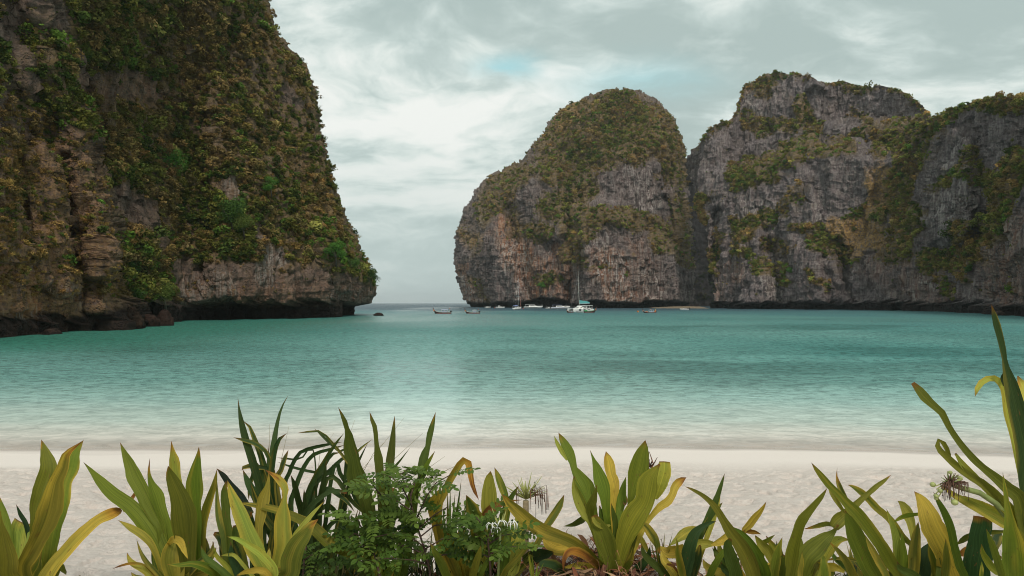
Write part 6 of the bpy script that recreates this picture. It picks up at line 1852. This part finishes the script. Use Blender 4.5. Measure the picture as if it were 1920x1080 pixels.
for k in range(14):
    x, y = rr.uniform(14, 30), rr.uniform(12, 32)
    MB().tube([(x * px1, 0, y * px1), ((x + rr.uniform(-6, 8)) * px1, -.02, (y + rr.uniform(-4, 7)) * px1), ((x + rr.uniform(2, 12)) * px1, -.01, (y - rr.uniform(2, 16)) * px1)], .0016, 4).build('withered_petal', WISP, root, True)

o = W(1778, 905, 3.15)
root = empty('seed_head', o)
tag(root, 'dried seed head with pale green fruits and dark threads by the right lily', 'flower')
px1 = 3.15 / FPX
MB().tube([W(x, y, d) - o for x, y, d in ((1778, 906, 3.15), (1800, 914, 3.15), (1837, 924, 3.18), (1867, 944, 3.22), (1900, 985, 3.25), (1935, 1052, 3.25), (1938, 1140, 3.25))], [.010, .012, .013, .014, .015, .016, .018], 8).build('stalk', STK, root, True)
for fx, fy, fr in ((-6, 23, 6), (22, 8, 8), (-28, -4, 8.5), (-27, -10, 7), (-31, -21, 7), (-26, -28, 6), (1, -32, 10)):
    MB().ball((fx * px1, rr.uniform(-.05, .01), fy * px1), fr * px1 * .62, 10, 7, (1, 1, .92)).build('fruit', FRUIT, root, True)
    MB().tube([(0, 0, 0), (fx * .55 * px1, -.01, fy * .6 * px1 + .004), (fx * px1, -.02, fy * px1)], .0026, 5).build('pedicel', PED, root, True)
for k in range(22):
    a = rr.uniform(-1.3, 1.2)
    L = rr.uniform(14, 26) * px1
    MB().tube([(0, 0, 0), (math.sin(a) * L * .5, -.02, math.cos(a) * L * .5), (math.sin(a) * L, -.03, math.cos(a) * L)], [.0028, .0032, .0012], 5).build('pedicel', STK if k % 2 else DEADF, root, True)
for k in range(46):
    x = rr.choice([rr.uniform(-24, 8), rr.uniform(6, 30), rr.uniform(-14, 2)])
    ln = rr.uniform(8, 34) if x < -4 else rr.uniform(4, 22)
    if k % 9 == 0: ln *= 1.9
    MB().tube([(x * .3 * px1, 0, 2 * px1), (x * px1, -.03, rr.uniform(-6, 8) * px1), ((x + rr.uniform(-4, 4)) * px1, -.03, -ln * px1)], [.0016, .0022, .0012], 4).build('dead_thread', DEADF, root, True)

root, o = stalk_root('dead_flower_sprig', 'brown dead sprig sticking up behind the biggest lily', 'dead flower', 1219, 876, 4.05, 1180, .008, TWIG)
px1 = 4.05 / FPX
for pts in ([(0, 0), (-2, 14), (-1, 29)], [(0, 0), (4, 12), (-1, 28)], [(0, -4), (6, 6), (1, 20)], [(0, 0), (7, 10), (14, 18)], [(2, -4), (10, 0), (17, 9)], [(6, -10), (16, -2), (24, 12)], [(4, -12), (20, -2), (32, 4)], [(-3, -8), (-2, 6), (0, 14)], [(3, -6), (9, -4), (10, 4)]):
    MB().tube([(x * px1, rr.uniform(-.02, .02), y * px1) for x, y in pts], [.0050, .0042, .0016], 5).build('twig', TWIG if rr.random() < .6 else DEADF, root, True)

# thin dry grass stalks rising over the strap plant
o = W(600, 1100, 4.3)
root = empty('grass_stalks', o)
tag(root, 'hair thin dry grass stalks rising above the dark strap leaved plant', 'grass')
DRYG = principled('dry_grass', (0.26, 0.22, 0.12), .8)
for x0, y0, x1, y1, x2, y2 in ((500, 960, 506, 850, 505, 795), (520, 960, 528, 860, 542, 798), (600, 960, 640, 860, 665, 788), (640, 980, 680, 880, 758, 783), (690, 920, 740, 860, 793, 812), (760, 920, 800, 880, 835, 855), (590, 940, 600, 850, 626, 812), (480, 960, 505, 870, 512, 805), (640, 960, 700, 850, 720, 830), (710, 930, 760, 890, 800, 862), (800, 905, 840, 880, 868, 868)):
    MB().tube([W(x0, y0, 4.3) - o, W(x1, y1, 4.3) - o, W(x2, y2, 4.3) - o], [.0022, .0016, .0006], 4).build('stalk', DRYG, root, True)


# ---------------------------------------------------------------- litter and low growth on the bank
def litter():
    r = np.random.default_rng(77)
    V, F, Cc = [], [], []

    def strip(pts, w, col):
        i0 = len(V)
        for k, p in enumerate(pts):
            t = pts[min(k + 1, len(pts) - 1)] - pts[max(k - 1, 0)]
            s = np.cross(t, [r.normal(0, .5), r.normal(0, .5), 1.0])
            s = s / (np.linalg.norm(s) + 1e-9) * w * math.sin(math.pi * (0.08 + .88 * k / (len(pts) - 1)))
            V.extend([p - s, p + s]); Cc.extend([col, col * .8])
        for k in range(len(pts) - 1):
            F.append((i0 + 2 * k, i0 + 2 * k + 1, i0 + 2 * k + 3, i0 + 2 * k + 2))
    for k in range(2100):
        x = r.normal(0.42, .55) if r.random() < .72 else r.uniform(-1.6, 2.6)
        y = r.uniform(3.35, 4.35)
        z = float(ground_z(x, y)) + abs(r.normal(0, .03))
        a = r.uniform(0, 6.28)
        dead = r.random()
        if dead < .62:
            L = r.uniform(.06, .22); w = r.uniform(.0012, .003); lift = abs(r.normal(0, .06))
        else:
            L = r.uniform(.08, .24); w = r.uniform(.007, .020); lift = abs(r.normal(0, .03))
        d = np.array([math.cos(a), math.sin(a), 0])
        p0 = np.array([x, y, z])
        pts = [p0 + d * L * f + np.array([0, 0, lift * math.sin(2.2 * f) + r.normal(0, .005)]) for f in (0, .25, .5, .75, 1)]
        col = np.array([[.23, .085, .045], [.30, .13, .065], [.13, .055, .035], [.36, .22, .13], [.075, .045, .03]][r.integers(0, 5)]) * math.exp(r.normal(0, .2))
        strip(pts, w, col)
    m = bpy.data.materials.new('dead_leaf')
    m.use_nodes = True
    q = NB(m.node_tree)
    p = m.node_tree.nodes['Principled BSDF']
    q.put(p.inputs['Base Color'], q.attr('leaf_color')[0])
    p.inputs['Roughness'].default_value = .85
    p.inputs['Specular IOR Level'].default_value = .15
    o = mesh_np('leaf_litter', V, F, m, smooth=False, attrs={'leaf_color': np.array(Cc)})
    tag(o, 'reddish brown dead leaves and twigs littering the bank under the lilies', 'leaf litter', kind='stuff')
    # low grass and weeds
    V.clear(); F.clear(); Cc.clear()
    for k in range(1500):
        g = r.random()
        x = r.uniform(-1.55, -0.05) if g < .72 else r.uniform(1.4, 2.9)
        y = r.uniform(3.55, 4.5)
        z = float(ground_z(x, y)) - .01
        H = r.uniform(.10, .34) * (1.15 if g < .72 else .7)
        a = r.uniform(0, 6.28)
        d = np.array([math.cos(a), math.sin(a), 0]) * H * r.uniform(.15, .7)
        p0 = np.array([x, y, z])
        pts = [p0 + d * f ** 1.5 + np.array([0, 0, H * (f - .25 * f * f)]) for f in (0, .3, .6, .85, 1)]
        col = np.array([[.045, .075, .022], [.030, .050, .018], [.085, .105, .03], [.16, .13, .05], [.05, .06, .02]][r.integers(0, 5)]) * math.exp(r.normal(0, .2))
        strip(pts, r.uniform(.003, .010), col)
    m2 = m.copy(); m2.name = 'weed'
    o = mesh_np('undergrowth', V, F, m2, smooth=False, attrs={'leaf_color': np.array(Cc)})
    tag(o, 'low dark weeds and grass filling the bank between the plants', 'undergrowth', kind='stuff')


litter()


# ---------------------------------------------------------------- single trees one can tell apart on the cliffs
def tree_on(P, PX, PY, px, py, rpx, col, label, seed, flat=.8, name='tree'):
    qx, qy = 960 + P[..., 0] / P[..., 1] * FPX, HOR - (P[..., 2] - EYE) / P[..., 1] * FPX
    k = np.argmin(((qx - px) ** 2 + (qy - py) ** 2) * 1.5 + P[..., 1])
    c = P.reshape(-1, 3)[k]
    R = rpx / FPX * c[1]
    root = empty(name, (c[0] + (R * .35 if px < 720 else 0), c[1] - R * .75, c[2] - R * .9))
    tag(root, label, 'tree')
    n = int(min(4200, max(500, rpx * 150)))
    V, F, tint = leaf_cloud(13 if rpx > 15 else 7, n, .036 if rpx > 15 else .07, seed, flat, .72)
    crown = mesh_np('crown', V * R * 1.05, F, foliage_material('crown_leaves', col), root, smooth=False, attrs={'tint': tint})
    crown.location = (0, 0, R * .9)
    tr = MB()
    tr.tube([(0, R * .5, -R * .4), (.05 * R, R * .2, R * .2), (0, 0, R * .8)], [.07 * R, .055 * R, .03 * R], 7)
    for a in (0.4, 2.2, 4.3):
        tr.tube([(.04 * R, R * .12, R * .3), (math.cos(a) * R * .3, math.sin(a) * R * .3, R * .75), (math.cos(a) * R * .5, math.sin(a) * R * .45, R * 1.05)], [.035 * R, .024 * R, .01 * R], 5)
    tr.build('trunk', principled('tree_bark', (.11, .085, .065), .9, grain=.3, gscale=2), root, True)


G1, G2, G3, G4 = (.095, .215, .040), (.080, .150, .036), (.135, .175, .042), (.050, .095, .028)
for a in [(LP, LPX, LPY, 322, 304, 33, G1, 'brightest green tree, high in the middle of the left headland'),
          (LP, LPX, LPY, 624, 468, 25, G1, 'bright green tree near the right edge of the left headland'),
          (LP, LPX, LPY, 655, 492, 22, G2, 'green tree hanging lowest on the right tip of the left headland'),
          (LP, LPX, LPY, 690, 520, 20, G4, 'dark tree on the very tip of the left headland'),
          (LP, LPX, LPY, 428, 398, 34, G2, 'broad green tree above the bare rock band of the left headland'),
          (LP, LPX, LPY, 452, 420, 26, G3, 'olive green tree touching the broad tree on the headland'),
          (LP, LPX, LPY, 150, 98, 28, G3, 'pale green tree high on the left buttress'),
          (LP, LPX, LPY, 246, 505, 20, G4, 'dark tree in the gully above the waterside grove'),
          (LP, LPX, LPY, 256, 552, 26, G2, 'left tree of the green waterside grove'),
          (LP, LPX, LPY, 308, 548, 27, G3, 'right tree of the green waterside grove'),
          (LP, LPX, LPY, 505, 345, 20, G1, 'small bright green tree alone among brown scrub on the headland'),
          (MP, MPX, MPY, 1016, 536, 9, G1, 'small green tree clinging low on the domed cliff above the boats'),
          (MP, MPX, MPY, 1032, 524, 7, G3, 'olive bush tree beside the small green tree on the domed cliff'),
          (RP, RPX, RPY, 1478, 508, 10, G1, 'bright green hanging tree on the pale lower face of the right cliff'),
          (RP, RPX, RPY, 1812, 505, 12, G2, 'green tree low at the right end of the right cliff')]:
    tree_on(*a, seed=300 + int(a[3]))

# ---------------------------------------------------------------- sea air
def haze():
    x, y0, y1, z0, z1 = 27000, -60, 31000, -45, 330
    mb = MB().box(-x, x, y0, y1, z0, z1)
    m = bpy.data.materials.new('haze')
    m.use_nodes = True
    t = m.node_tree
    t.nodes.remove(t.nodes['Principled BSDF'])
    v = t.nodes.new('ShaderNodeVolumePrincipled')
    v.inputs['Color'].default_value = (0.93, 0.95, 0.96, 1)
    v.inputs['Density'].default_value = 0.00006
    v.inputs['Anisotropy'].default_value = 0.3
    t.links.new(v.outputs[0], t.nodes['Material Output'].inputs['Volume'])
    o = mb.build('haze', m)
    tag(o, 'thin sea haze over the bay', 'haze', kind='stuff')
    SC.cycles.volume_bounces = 1


haze()
